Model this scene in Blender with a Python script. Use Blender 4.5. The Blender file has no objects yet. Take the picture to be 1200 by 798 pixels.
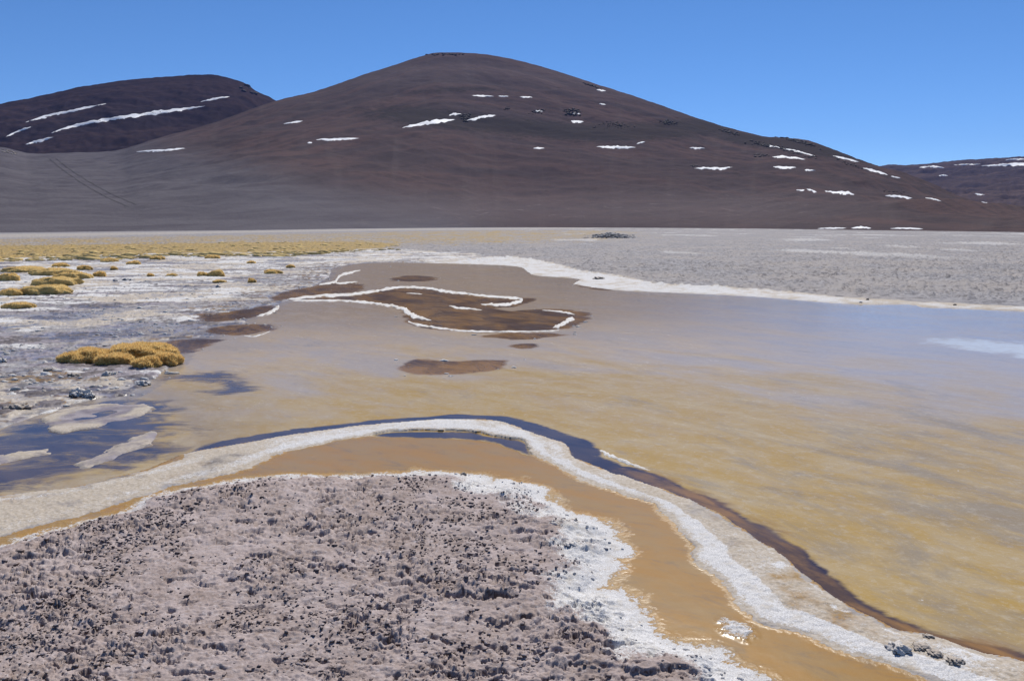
import bpy, bmesh, math, random
import numpy as np
from mathutils import Vector

# ------------------------------------------------------------------ camera, sky, sun, exposure
scene = bpy.context.scene
COL = scene.collection
FPX, CX, CY, HORIZON, CAMH = 920.0, 600.0, 399.0, 264.0, 1.7
PITCH = math.atan((CY - HORIZON) / FPX)
SUN_EL, SUN_AZ = math.radians(47), math.radians(12)      # sun ahead and a little to the right

cd = bpy.data.cameras.new('camera')
cam = bpy.data.objects.new('camera', cd)
COL.objects.link(cam)
cam.location = (0, 0, CAMH)
cam.rotation_euler = (math.pi / 2 - PITCH, 0, 0)
cd.sensor_width = 36.0
cd.lens = 36.0 * FPX / 1200.0
cd.clip_start = 0.05
cd.clip_end = 40000.0
scene.camera = cam

world = bpy.data.worlds.new('World')
scene.world = world
world.use_nodes = True
wn = world.node_tree
bg = wn.nodes['Background']
sky = wn.nodes.new('ShaderNodeTexSky')
sky.sky_type = 'NISHITA'
sky.sun_disc = False
sky.sun_elevation = SUN_EL
sky.sun_rotation = SUN_AZ
sky.altitude = 4300
sky.air_density = 1.0
sky.dust_density = 0.0
sky.ozone_density = 6.0
hs = wn.nodes.new('ShaderNodeHueSaturation')
hs.inputs['Saturation'].default_value = 1.11
wn.links.new(sky.outputs[0], hs.inputs['Color'])
wn.links.new(hs.outputs[0], bg.inputs[0])
bg.inputs[1].default_value = 0.12

sl = bpy.data.lights.new('sun', 'SUN')
sl.energy = 5.0
sl.angle = math.radians(0.5)
sl.color = (1.0, 0.95, 0.87)
sun = bpy.data.objects.new('sun', sl)
COL.objects.link(sun)
sdir = Vector((math.sin(SUN_AZ) * math.cos(SUN_EL), math.cos(SUN_AZ) * math.cos(SUN_EL), math.sin(SUN_EL)))
sun.rotation_euler = sdir.to_track_quat('Z', 'Y').to_euler()
sun.location = (-20, 30, 60)

scene.view_settings.view_transform = 'Standard'
scene.view_settings.look = 'None'
scene.view_settings.exposure = 0.0
scene.view_settings.gamma = 1.0
scene.view_settings.use_curve_mapping = False

random.seed(7)
rng = np.random.default_rng(11)

# ------------------------------------------------------------------ projection helpers (photo sight lines -> the level plain)
cp, sp = math.cos(PITCH), math.sin(PITCH)

def ray(u, v):
    r = (np.asarray(u, float) - CX) / FPX
    t = (CY - np.asarray(v, float)) / FPX
    return r, cp + t * sp, -sp + t * cp

def ground(u, v, z=0.0):
    x, y, w = ray(u, v)
    k = (z - CAMH) / np.minimum(w, -1e-5)
    return x * k, y * k

def gpoly(pts):
    p = np.array(pts, float)
    x, y = ground(p[:, 0], p[:, 1])
    return np.stack([x, y], 1)

def angles(u, v):
    x, y, w = ray(u, v)
    return np.arctan2(x, y), np.arctan2(w, np.hypot(x, y))

def smooth_closed(p, n=6):
    p = np.asarray(p, float)
    out = []
    m = len(p)
    for i in range(m):
        a, b, c, d = p[i - 1], p[i], p[(i + 1) % m], p[(i + 2) % m]
        for k in range(n):
            t = k / n
            out.append(0.5 * (2 * b + (c - a) * t + (2 * a - 5 * b + 4 * c - d) * t * t + (3 * b - a - 3 * c + d) * t ** 3))
    return np.array(out)

def smooth_open(p, n=8):
    p = np.asarray(p, float)
    q = np.vstack([2 * p[0] - p[1], p, 2 * p[-1] - p[-2]])
    out = []
    for i in range(1, len(q) - 2):
        a, b, c, d = q[i - 1], q[i], q[i + 1], q[i + 2]
        for k in range(n):
            t = k / n
            out.append(0.5 * (2 * b + (c - a) * t + (2 * a - 5 * b + 4 * c - d) * t * t + (3 * b - a - 3 * c + d) * t ** 3))
    out.append(p[-1])
    return np.array(out)

# ------------------------------------------------------------------ numpy noise
def _hash(ix, iy, seed):
    h = (ix.astype(np.int64) * 374761393 + iy.astype(np.int64) * 668265263 + seed * 974711) & 0xFFFFFFFF
    h = ((h ^ (h >> 13)) * 1274126177) & 0xFFFFFFFF
    return h ^ (h >> 16)

_PERM = np.random.default_rng(5).permutation(4096).astype(np.int32)
_ANG = np.random.default_rng(6).uniform(0, 2 * math.pi, 4096)
_GX, _GY = np.cos(_ANG).astype(np.float32), np.sin(_ANG).astype(np.float32)

def gnoise(x, y, seed=0):
    x, y = np.asarray(x, np.float32), np.asarray(y, np.float32)
    xi, yi = np.floor(x), np.floor(y)
    xf, yf = x - xi, y - yi
    xi, yi = xi.astype(np.int32), yi.astype(np.int32)
    fx, fy = xf * xf * xf * (xf * (xf * 6 - 15) + 10), yf * yf * yf * (yf * (yf * 6 - 15) + 10)
    r = []
    for dx in (0, 1):
        p = _PERM[(xi + (dx + seed * 131)) & 4095]
        for dy in (0, 1):
            h = _PERM[(p + yi + dy) & 4095]
            r.append(_GX[h] * (xf - dx) + _GY[h] * (yf - dy))
    return 1.5 * ((r[0] * (1 - fx) + r[2] * fx) * (1 - fy) + (r[1] * (1 - fx) + r[3] * fx) * fy)

def fbm(x, y, oct=4, seed=0, gain=0.5):
    s, a, t = 0, 1.0, 0
    for o in range(oct):
        s = s + a * gnoise(x * 2 ** o + 17.3 * o, y * 2 ** o - 9.1 * o, seed + o)
        t += a
        a *= gain
    return s / t

def worley(x, y, seed=0):
    xi, yi = np.floor(x), np.floor(y)
    f1 = np.full(x.shape, 9.0)
    f2 = np.full(x.shape, 9.0)
    idr = np.zeros(x.shape)
    for dx in (-1, 0, 1):
        for dy in (-1, 0, 1):
            h = _hash(xi + dx, yi + dy, seed)
            px = xi + dx + (h & 0xFFFF) / 65536.0
            py = yi + dy + ((h >> 16) & 0xFFFF) / 65536.0
            d = np.hypot(px - x, py - y)
            near = d < f1
            f2 = np.where(near, f1, np.minimum(f2, d))
            idr = np.where(near, (h % 997) / 997.0, idr)
            f1 = np.where(near, d, f1)
    return f1, f2, idr

def sstep(a, b, x):
    t = np.clip((x - a) / (b - a), 0, 1)
    return t * t * (3 - 2 * t)

def sdf(poly, X, Y, margin=3.0):
    """signed distance in metres to a closed outline on the plain, positive inside"""
    out = np.full(X.shape, -float(margin))
    lo, hi = poly.min(0) - margin, poly.max(0) + margin
    sel = np.nonzero((X > lo[0]) & (X < hi[0]) & (Y > lo[1]) & (Y < hi[1]))[0]
    A, B = poly, np.roll(poly, -1, 0)
    for c in range(0, len(sel), 20000):
        s = sel[c:c + 20000]
        px, py = X[s][:, None], Y[s][:, None]
        ex, ey = (B - A)[:, 0][None], (B - A)[:, 1][None]
        wx, wy = px - A[:, 0][None], py - A[:, 1][None]
        t = np.clip((wx * ex + wy * ey) / np.maximum(ex * ex + ey * ey, 1e-12), 0, 1)
        d = np.sqrt(np.min((wx - ex * t) ** 2 + (wy - ey * t) ** 2, 1))
        c1 = (A[:, 1][None] <= py) & (B[:, 1][None] > py)
        c2 = (A[:, 1][None] > py) & (B[:, 1][None] <= py)
        cr = ex * wy - ey * wx
        wind = np.sum(c1 & (cr > 0), 1) - np.sum(c2 & (cr < 0), 1)
        out[s] = np.maximum(np.where(wind != 0, d, -d), -margin)
    return out

def gsdf(poly, X, Y, margin=3.0, band=None):
    """the same on the terrain grid: exact near the outline, coarse and interpolated elsewhere"""
    st = 5
    ri = np.unique(np.append(np.arange(0, NR, st), NR - 1)); ci = np.unique(np.append(np.arange(0, NC, st), NC - 1))
    I_ = (ri[:, None] * NC + ci[None]).ravel()
    c = sdf(poly, X[I_], Y[I_], margin).reshape(len(ri), len(ci))
    fr = np.interp(np.arange(NR), ri, np.arange(len(ri))); i0 = np.minimum(fr.astype(int), len(ri) - 2); wr = (fr - i0)[:, None]
    fcx = np.interp(np.arange(NC), ci, np.arange(len(ci))); j0 = np.minimum(fcx.astype(int), len(ci) - 2); wc = (fcx - j0)[None]
    rows = c[i0] * (1 - wr) + c[i0 + 1] * wr
    full = (rows[:, j0] * (1 - wc) + rows[:, j0 + 1] * wc).ravel()
    near = np.nonzero(np.abs(full) < np.minimum(0.12 + 0.0035 * D * D, margin * 0.9))[0]
    full[near] = sdf(poly, X[near], Y[near], margin)
    return full

# ------------------------------------------------------------------ object helpers
def tag(o, label=None, cat=None, group=None, kind=None):
    for k, val in (('label', label), ('category', cat), ('group', group), ('kind', kind)):
        if val:
            o[k] = val
    return o

def mesh_obj(name, verts, faces, mat, parent=None, smooth=True, attrs=None):
    me = bpy.data.meshes.new(name)
    verts = np.asarray(verts, np.float32)
    faces = np.asarray(faces, np.int32)
    n, k = faces.shape
    me.vertices.add(len(verts))
    me.vertices.foreach_set('co', verts.ravel())
    me.loops.add(n * k)
    me.loops.foreach_set('vertex_index', faces.ravel())
    me.polygons.add(n)
    me.polygons.foreach_set('loop_start', np.arange(0, n * k, k, dtype=np.int32))
    if smooth:
        me.polygons.foreach_set('use_smooth', np.ones(n, bool))
    me.update(calc_edges=True)
    if n < 20000:
        me.validate()
    if attrs:
        for an, dat in attrs.items():
            at = me.attributes.new(an, 'FLOAT_COLOR', 'POINT')
            at.data.foreach_set('color', np.asarray(dat, np.float32).ravel())
    me.materials.append(mat)
    o = bpy.data.objects.new(name, me)
    COL.objects.link(o)
    if parent is not None:
        o.parent = parent
    return o

def grid_faces(nr, nc, keep=None):
    i = np.arange(nr - 1)[:, None] * nc + np.arange(nc - 1)[None]
    f = np.stack([i, i + 1, i + nc + 1, i + nc], -1).reshape(-1, 4)
    return f if keep is None else f[keep.reshape(-1)]

def compact(verts, faces, extra=None):
    used, inv = np.unique(faces.ravel(), return_inverse=True)
    e = {k: a[used] for k, a in (extra or {}).items()}
    return verts[used], inv.reshape(faces.shape), e

# ------------------------------------------------------------------ materials
class NT:
    def __init__(self, name):
        self.m = bpy.data.materials.new(name)
        self.m.use_nodes = True
        self.t = self.m.node_tree
        self.b = self.t.nodes['Principled BSDF']
        self.co = self.t.nodes.new('ShaderNodeTexCoord').outputs['Object']
    def link(self, a, b):
        self.t.links.new(a, b)
    def val(self, sock, x):
        if hasattr(x, 'is_output'):
            self.t.links.new(x, sock)
        else:
            sock.default_value = x if not (isinstance(x, tuple) and len(x) == 3 and sock.type == 'RGBA') else (*x, 1)
    def noise(self, scale, detail=4, rough=0.55, vec=None, dist=0.0, col=False):
        n = self.t.nodes.new('ShaderNodeTexNoise')
        n.inputs['Scale'].default_value = scale
        n.inputs['Detail'].default_value = detail
        n.inputs['Roughness'].default_value = rough
        n.inputs['Distortion'].default_value = dist
        self.link(vec or self.co, n.inputs['Vector'])
        return n.outputs['Color' if col else 'Fac']
    def vor(self, scale, vec=None, out='Distance'):
        n = self.t.nodes.new('ShaderNodeTexVoronoi')
        n.inputs['Scale'].default_value = scale
        self.link(vec or self.co, n.inputs['Vector'])
        return n.outputs[out]
    def math(self, op, a, b=0.0, c=None, clamp=False):
        n = self.t.nodes.new('ShaderNodeMath')
        n.operation = op
        n.use_clamp = clamp
        self.val(n.inputs[0], a)
        self.val(n.inputs[1], b)
        if c is not None:
            self.val(n.inputs[2], c)
        return n.outputs[0]
    def mix(self, f, a, b):
        n = self.t.nodes.new('ShaderNodeMix')
        n.data_type = 'RGBA'
        self.val(n.inputs[0], f)
        self.val(n.inputs[6], a)
        self.val(n.inputs[7], b)
        return n.outputs[2]
    def mul(self, a, b, f=1.0):
        n = self.t.nodes.new('ShaderNodeMix')
        n.data_type = 'RGBA'
        n.blend_type = 'MULTIPLY'
        n.inputs[0].default_value = f
        self.val(n.inputs[6], a)
        self.val(n.inputs[7], b)
        return n.outputs[2]
    def step(self, x, lo, hi):
        n = self.t.nodes.new('ShaderNodeMapRange')
        n.interpolation_type = 'SMOOTHSTEP'
        self.val(n.inputs[0], x)
        n.inputs[1].default_value = lo
        n.inputs[2].default_value = hi
        return n.outputs[0]
    def rng(self, x, lo, hi, a, b):
        n = self.t.nodes.new('ShaderNodeMapRange')
        self.val(n.inputs[0], x)
        for i, q in enumerate((lo, hi, a, b)):
            n.inputs[i + 1].default_value = q
        return n.outputs[0]
    def attr(self, name):
        n = self.t.nodes.new('ShaderNodeAttribute')
        n.attribute_name = name
        s = self.t.nodes.new('ShaderNodeSeparateColor')
        self.link(n.outputs['Color'], s.inputs[0])
        return s.outputs[0], s.outputs[1], s.outputs[2], n.outputs['Alpha']
    def attrvec(self, name):
        n = self.t.nodes.new('ShaderNodeAttribute')
        n.attribute_name = name
        return n.outputs['Vector']
    def mapping(self, vec=None, scale=(1, 1, 1), rot=(0, 0, 0)):
        v = vec or self.co
        if rot[2]:
            r = self.t.nodes.new('ShaderNodeMapping')
            self.link(v, r.inputs['Vector'])
            r.inputs['Rotation'].default_value = rot
            v = r.outputs[0]
        n = self.t.nodes.new('ShaderNodeMapping')
        self.link(v, n.inputs['Vector'])
        n.inputs['Scale'].default_value = scale
        return n.outputs[0]
    def bump(self, h, strength, dist, normal=None):
        n = self.t.nodes.new('ShaderNodeBump')
        n.inputs['Strength'].default_value = strength
        n.inputs['Distance'].default_value = dist
        self.link(h, n.inputs['Height'])
        if normal:
            self.link(normal, n.inputs['Normal'])
        return n.outputs[0]
    def normal_z(self):
        g = self.t.nodes.new('ShaderNodeNewGeometry')
        s = self.t.nodes.new('ShaderNodeSeparateXYZ')
        self.link(g.outputs['Normal'], s.inputs[0])
        return s.outputs[2]
    def out(self, color, rough=0.8, spec=0.3, normal=None):
        self.val(self.b.inputs['Base Color'], color)
        self.val(self.b.inputs['Roughness'], rough)
        self.val(self.b.inputs['Specular IOR Level'], spec)
        if normal:
            self.link(normal, self.b.inputs['Normal'])
        return self.m

def soft(nt, mask, noise, k, lo=0.42, hi=0.58):
    """mask with an edge broken up by noise"""
    a = nt.math('SUBTRACT', noise, 0.5)
    return nt.step(nt.math('MULTIPLY_ADD', a, k, mask), lo, hi)

def mat_terrain():
    n = NT('salt_flat_ground')
    salt, mud, wet, crust = n.attr('zone_a')
    grass, pale, dark, shade = n.attr('zone_b')
    fine = n.noise(45, 5, 0.65)
    grain = n.noise(160, 3, 0.7)
    mid = n.noise(6, 5, 0.6)
    big = n.noise(0.9, 4, 0.6)
    far = n.noise(0.22, 5, 0.65)
    # grey gravelly plain
    c = n.mix(n.step(mid, 0.35, 0.65), (0.20, 0.19, 0.20), (0.34, 0.327, 0.333))
    c = n.mix(n.step(far, 0.40, 0.62), c, (0.33, 0.30, 0.285))
    c = n.mix(n.math('MULTIPLY', n.step(n.noise(3.2, 7, 0.8), 0.50, 0.60), 0.8), c, (0.10, 0.093, 0.10))
    # yellow grass litter
    g = n.mix(n.step(n.noise(2.2, 5, 0.7), 0.4, 0.6), (0.40, 0.27, 0.085), (0.27, 0.20, 0.10))
    c = n.mix(soft(n, grass, n.noise(0.8, 6, 0.7), 1.1, 0.40, 0.66), c, g)
    # crumbly foreground crust
    cr = n.mix(n.step(mid, 0.3, 0.7), (0.31, 0.245, 0.22), (0.42, 0.35, 0.335))
    cr = n.mix(n.math('MULTIPLY', n.step(fine, 0.52, 0.70), 0.5), cr, (0.58, 0.54, 0.545))
    cr = n.mix(n.math('MULTIPLY', n.step(n.noise(20, 4, 0.7), 0.55, 0.7), 0.6), cr, (0.27, 0.20, 0.165))
    # shadow on steep clod and pit faces, painted into the colour as dark brown
    steep_shadow = n.math('SUBTRACT', 1.0, n.step(n.math('MULTIPLY_ADD', n.math('SUBTRACT', fine, 0.5), 0.5, n.normal_z()), 0.34, 0.68))
    cr = n.mix(n.math('MULTIPLY', steep_shadow, 0.92), cr, (0.085, 0.056, 0.046))
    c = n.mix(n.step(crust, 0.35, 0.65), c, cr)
    # orange algae mud
    ms = n.mapping(scale=(1.0, 2.4, 1.0), rot=(0, 0, 0.5))
    mu = n.mix(n.step(n.noise(2.2, 5, 0.65, ms), 0.35, 0.66), (0.35, 0.188, 0.040), (0.32, 0.20, 0.072))
    mu = n.mix(n.math('MULTIPLY', n.step(n.noise(3.0, 7, 0.75, ms, 0.8), 0.50, 0.68), 0.6), mu, (0.21, 0.15, 0.085))
    mu = n.mix(n.math('MULTIPLY', n.step(n.noise(90, 4, 0.8), 0.52, 0.7), 0.5), mu, (0.38, 0.235, 0.075))
    c = n.mix(soft(n, mud, fine, 0.35), c, mu)
    # damp violet silt
    vi = n.mix(n.step(mid, 0.35, 0.65), (0.20, 0.175, 0.20), (0.33, 0.295, 0.31))
    c = n.mix(soft(n, shade, n.noise(5, 6, 0.7), 0.7, 0.35, 0.7), c, vi)
    # wet dark silt
    dk = n.mix(n.step(mid, 0.35, 0.65), (0.10, 0.085, 0.085), (0.19, 0.165, 0.165))
    c = n.mix(soft(n, dark, n.noise(7, 6, 0.7), 0.7, 0.35, 0.7), c, dk)
    # pale silt
    pl = n.mix(n.step(fine, 0.35, 0.65), (0.40, 0.335, 0.255), (0.52, 0.46, 0.39))
    c = n.mix(soft(n, pale, n.noise(9, 5, 0.7), 0.6, 0.35, 0.68), c, pl)
    # salt
    sa = n.mix(n.step(grain, 0.35, 0.68), (0.47, 0.455, 0.44), (0.77, 0.76, 0.755))
    sa = n.mix(n.math('MULTIPLY', n.step(n.noise(9, 6, 0.75), 0.50, 0.66), 0.6), sa, (0.50, 0.45, 0.38))
    spk = n.math('ADD', n.math('MULTIPLY', n.noise(26, 6, 0.75), 0.45), n.math('MULTIPLY', n.noise(115, 3, 0.8), 0.55))
    sf = soft(n, salt, spk, 2.1, 0.40, 0.64)
    c = n.mix(sf, c, sa)
    w = n.math('MULTIPLY', wet, n.math('SUBTRACT', 1.0, sf))
    r = n.math('MULTIPLY_ADD', w, -0.68, 0.88)
    dry = n.math('SUBTRACT', 1.0, w)
    h = n.math('ADD', n.math('MULTIPLY', fine, 1.0), n.math('MULTIPLY', grain, 0.5))
    nb = n.bump(n.math('MULTIPLY', h, dry), 0.40, 0.015)
    return n.out(c, r, n.math('MULTIPLY_ADD', w, 0.06, 0.16), nb)

def mat_ice():
    n = NT('milky_pond_ice')
    ochre, brown, white, slate = n.attr('ice')
    deep, rust, silt, film = n.attr('brine')
    st = n.mapping(scale=(0.7, 1.35, 1.0), rot=(0, 0, 0.75))
    a = n.noise(0.7, 8, 0.66, st, 0.35)
    b = n.noise(2.2, 8, 0.74, st, 0.3)
    d = n.noise(1.25, 9, 0.74, n.mapping(scale=(0.62, 1.35, 1.0), rot=(0, 0, 1.0)), 0.4)
    f = n.noise(11, 6, 0.75)
    c = n.mix(n.step(a, 0.37, 0.63), (0.37, 0.315, 0.275), (0.45, 0.345, 0.235))
    oc = n.mix(n.step(b, 0.35, 0.65), (0.40, 0.262, 0.072), (0.41, 0.31, 0.165))
    c = n.mix(n.step(n.math('MULTIPLY_ADD', n.math('SUBTRACT', a, 0.5), 2.4, ochre), 0.10, 0.90), c, oc)
    c = n.mix(n.math('MULTIPLY', brown, n.step(b, 0.22, 0.62)), c, (0.265, 0.185, 0.105))
    sl_ = n.step(n.math('MULTIPLY_ADD', n.math('SUBTRACT', d, 0.5), 2.6, slate), 0.40, 0.90)
    c = n.mix(n.math('MULTIPLY', sl_, 0.50), c, (0.18, 0.175, 0.175))
    c = n.mix(n.math('MULTIPLY', n.step(n.noise(4.5, 8, 0.8, st, 0.3), 0.52, 0.68), 0.45), c, (0.25, 0.215, 0.195))
    c = n.mix(n.math('MULTIPLY', n.step(f, 0.50, 0.70), 0.40), c, (0.50, 0.44, 0.35))
    c = n.mix(n.math('MULTIPLY', n.step(n.noise(48, 4, 0.8), 0.55, 0.72), 0.35), c, (0.62, 0.57, 0.49))
    si = n.mix(n.step(d, 0.4, 0.62), (0.17, 0.155, 0.165), (0.36, 0.315, 0.27))
    c = n.mix(n.math('MULTIPLY', silt, 0.85), c, si)
    c = n.mix(n.step(n.math('MULTIPLY_ADD', n.math('SUBTRACT', n.noise(7, 6, 0.75), 0.5), 0.9, white), 0.30, 0.80), c, (0.60, 0.59, 0.56))
    sp_ = n.step(n.vor(5.5), 0.0, 0.05)
    keep = n.step(n.noise(0.9, 3), 0.52, 0.60)
    c = n.mix(n.math('MULTIPLY', n.math('SUBTRACT', 1.0, sp_), keep), c, (0.8, 0.8, 0.78))
    # rusty pools and dark brine, with frayed edges
    br = n.noise(5.0, 7, 0.72, st, 0.8)
    rf = soft(n, rust, br, 0.8, 0.26, 0.78)
    rc = n.mix(n.step(d, 0.40, 0.62), (0.085, 0.050, 0.028), (0.29, 0.155, 0.045))
    df = soft(n, deep, n.noise(1.9, 9, 0.70, n.mapping(scale=(0.7, 1.6, 1)), 1.2), 1.7, 0.30, 0.80)
    dc = n.mix(n.step(a, 0.4, 0.66), (0.040, 0.028, 0.036), (0.120, 0.082, 0.062))
    c = n.mix(df, c, dc)
    c = n.mix(rf, c, rc)
    op = n.math('MAXIMUM', n.math('MULTIPLY', rf, 0.75), df)
    r0 = n.rng(b, 0.3, 0.7, 0.15, 0.30)
    r = n.math('MULTIPLY', n.math('MULTIPLY', r0, n.math('MULTIPLY_ADD', op, -0.62, 1.0)), n.math('MULTIPLY_ADD', film, -0.55, 1.0))
    hb = n.math('MULTIPLY', n.noise(13, 5, 0.65, n.mapping(scale=(0.6, 1.6, 1))), n.math('MULTIPLY_ADD', op, -0.7, 1.0))
    nb = n.bump(hb, 0.16, 0.012)
    n.b.inputs['IOR'].default_value = 1.33
    spec = n.math('MAXIMUM', n.math('MULTIPLY', n.math('MULTIPLY_ADD', film, 0.40, 0.12), n.math('MULTIPLY_ADD', white, -0.7, 1.0)), n.math('MULTIPLY', op, 0.5))
    return n.out(c, r, spec, nb)

def mat_salt():
    n = NT('salt_crystal')
    g = n.noise(70, 4, 0.7)
    c = n.mix(n.step(g, 0.3, 0.65), (0.50, 0.48, 0.45), (0.76, 0.75, 0.73))
    c = n.mix(n.math('MULTIPLY', n.step(n.noise(4, 6, 0.75), 0.46, 0.62), 0.75), c, (0.44, 0.37, 0.29))
    return n.out(c, 0.75, 0.3, n.bump(g, 0.5, 0.02))

def mat_snow():
    n = NT('old_snow')
    c = n.mix(n.step(n.noise(0.35, 5, 0.65), 0.35, 0.65), (0.62, 0.63, 0.66), (0.82, 0.83, 0.85))
    return n.out(c, 0.7, 0.2, n.bump(n.noise(0.6, 4), 0.5, 0.6))

def mat_hill(name, cols, grey=True):
    n = NT(name)
    sv = n.attrvec('strata')
    fan, rubble, pale, _ = n.attr('cover')
    band = n.noise(1.0, 6, 0.62, n.mapping(sv, (0.9, 11, 0)), 0.6)
    band2 = n.noise(1.0, 5, 0.65, n.mapping(sv, (3.2, 34, 0)), 0.5)
    gul = n.noise(1.0, 5, 0.6, n.mapping(sv, (14, 2.0, 0)), 0.4)
    spot = n.noise(0.06, 7, 0.75)
    fine = n.noise(0.35, 5, 0.75)
    c = n.mix(n.step(band, 0.40, 0.60), cols[0], cols[1])
    c = n.mix(n.math('MULTIPLY', n.step(band2, 0.46, 0.62), 0.65), c, cols[2])
    c = n.mix(n.math('MULTIPLY', n.step(gul, 0.5, 0.72), 0.28), c, cols[3])
    c = n.mix(n.math('MULTIPLY', n.step(spot, 0.52, 0.66), 0.45), c, cols[4])
    c = n.mix(n.math('MULTIPLY', n.step(fine, 0.56, 0.7), 0.35), c, cols[4])
    if grey:
        fg = n.mix(n.step(n.noise(1.0, 6, 0.65, n.mapping(sv, (2, 40, 0)), 0.4), 0.35, 0.65), (0.102, 0.094, 0.108), (0.134, 0.125, 0.138))
        fg = n.mix(n.math('MULTIPLY', n.step(n.noise(0.5, 6, 0.75), 0.55, 0.68), 0.35), fg, (0.078, 0.072, 0.078))
        c = n.mix(n.step(n.math('MULTIPLY_ADD', n.math('SUBTRACT', band, 0.5), 0.8, fan), 0.25, 0.85), c, fg)
        c = n.mix(n.math('MULTIPLY', soft(n, rubble, n.noise(0.09, 7, 0.8), 1.4, 0.4, 0.62), 0.75), c, (0.055, 0.052, 0.054))
        wisp = n.step(n.noise(1.0, 7, 0.72, n.mapping(sv, (7, 60, 0)), 1.6), 0.56, 0.70)
        c = n.mix(n.math('MULTIPLY', n.math('MULTIPLY', wisp, pale), 0.8), c, (0.26, 0.215, 0.205))
        c = n.mix(n.math('MULTIPLY', pale, 0.5), c, (0.165, 0.138, 0.142))
    nb = n.bump(n.math('ADD', spot, n.math('MULTIPLY', fine, 0.35)), 0.6, 2.5)
    return n.out(c, 1.0, 0.0, nb)

def mat_grass(name, a, b, s=30):
    n = NT(name)
    c = n.mix(n.step(n.noise(s, 4, 0.7), 0.3, 0.7), a, b)
    c = n.mix(n.math('MULTIPLY', n.step(n.noise(s * 0.18, 4, 0.6), 0.5, 0.7), 0.5), c, (0.27, 0.165, 0.05))
    return n.out(c, 0.85, 0.15, n.bump(n.noise(s * 2.5, 4, 0.7), 0.7, 0.03))

def mat_rock(name, a, b, cap, amount):
    n = NT(name)
    g = n.noise(9, 6, 0.7)
    c = n.mix(n.step(g, 0.35, 0.65), a, b)
    up = n.step(n.math('MULTIPLY_ADD', n.math('SUBTRACT', n.noise(14, 5, 0.7), 0.5), 1.2, n.normal_z()), 1.0 - amount, 1.25 - amount)
    c = n.mix(up, c, cap)
    return n.out(c, 0.85, 0.2, n.bump(n.noise(40, 5, 0.7), 0.6, 0.02))

def mat_blade(name, a, b, s=12):
    n = NT(name)
    c = n.mix(n.step(n.noise(s, 4, 0.7), 0.3, 0.7), a, b)
    n.out(c, 0.8, 0.1)
    tr = n.t.nodes.new('ShaderNodeBsdfTranslucent')
    n.link(c, tr.inputs[0])
    mx = n.t.nodes.new('ShaderNodeMixShader')
    mx.inputs[0].default_value = 0.5
    n.link(n.b.outputs[0], mx.inputs[1]); n.link(tr.outputs[0], mx.inputs[2])
    n.link(mx.outputs[0], n.t.nodes['Material Output'].inputs[0])
    return n.m

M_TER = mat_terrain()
M_ICE = mat_ice()
M_SALT = mat_salt()
M_SNOW = mat_snow()
M_HILL = mat_hill('brown_volcanic_slope', [(0.090, 0.073, 0.078), (0.116, 0.083, 0.083), (0.072, 0.061, 0.068), (0.138, 0.114, 0.111), (0.052, 0.045, 0.050)])
M_HILL2 = mat_hill('dark_purple_slope', [(0.040, 0.031, 0.036), (0.056, 0.040, 0.042), (0.034, 0.028, 0.034), (0.052, 0.041, 0.042), (0.026, 0.023, 0.027)], False)
M_HILL3 = mat_hill('far_violet_slope', [(0.075, 0.060, 0.064), (0.120, 0.088, 0.082), (0.060, 0.052, 0.060), (0.100, 0.080, 0.078), (0.045, 0.040, 0.046)], False)
M_GRASS = mat_grass('dry_gold_cushion', (0.74, 0.54, 0.22), (0.60, 0.42, 0.16))
M_BLADE = mat_blade('dry_gold_blades', (0.86, 0.65, 0.29), (0.72, 0.51, 0.21), 12)
M_GBAND = mat_grass('dry_gold_band', (0.66, 0.49, 0.20), (0.50, 0.37, 0.16), 2.0)
M_ROCK = mat_rock('salted_rock', (0.075, 0.062, 0.058), (0.16, 0.13, 0.115), (0.60, 0.565, 0.53), 0.95)
M_STONE = mat_rock('brown_stone', (0.16, 0.125, 0.10), (0.30, 0.24, 0.19), (0.46, 0.40, 0.34), 0.55)
M_OUT = mat_rock('black_lava_rock', (0.035, 0.032, 0.036), (0.075, 0.066, 0.066), (0.10, 0.09, 0.088), 0.3)
M_TRACK = NT('compacted_track').out((0.088, 0.081, 0.090), 0.9, 0.1)

# ------------------------------------------------------------------ outlines on the plain, read along sight lines
POND = [(395, 313), (440, 308), (520, 309), (600, 312), (617, 319), (627, 323), (676, 327), (672, 333), (720, 340), (760, 342), (850, 346), (900, 349),
        (960, 354), (1010, 357), (1065, 357), (1080, 360), (1130, 362), (1200, 365), (1330, 372), (1600, 390), (1700, 560), (1600, 900), (1330, 860),
        (1200, 781), (1150, 771), (1090, 748), (1050, 742), (1013, 725), (975, 703), (933, 671), (900, 644), (860, 618), (833, 600), (800, 585),
        (750, 567), (713, 555), (675, 540), (664, 530), (658, 520), (633, 513), (600, 500), (576, 494), (513, 493), (475, 496), (425, 500), (363, 508),
        (325, 514), (300, 519), (225, 532), (175, 552), (140, 560), (88, 573), (0, 583), (-120, 600), (-120, 560), (-60, 512), (0, 503), (38, 490), (70, 479),
        (113, 468), (150, 464), (172, 452), (190, 438), (208, 424), (216, 412), (240, 400), (262, 392), (285, 384), (300, 366), (340, 352), (385, 326)]
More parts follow.
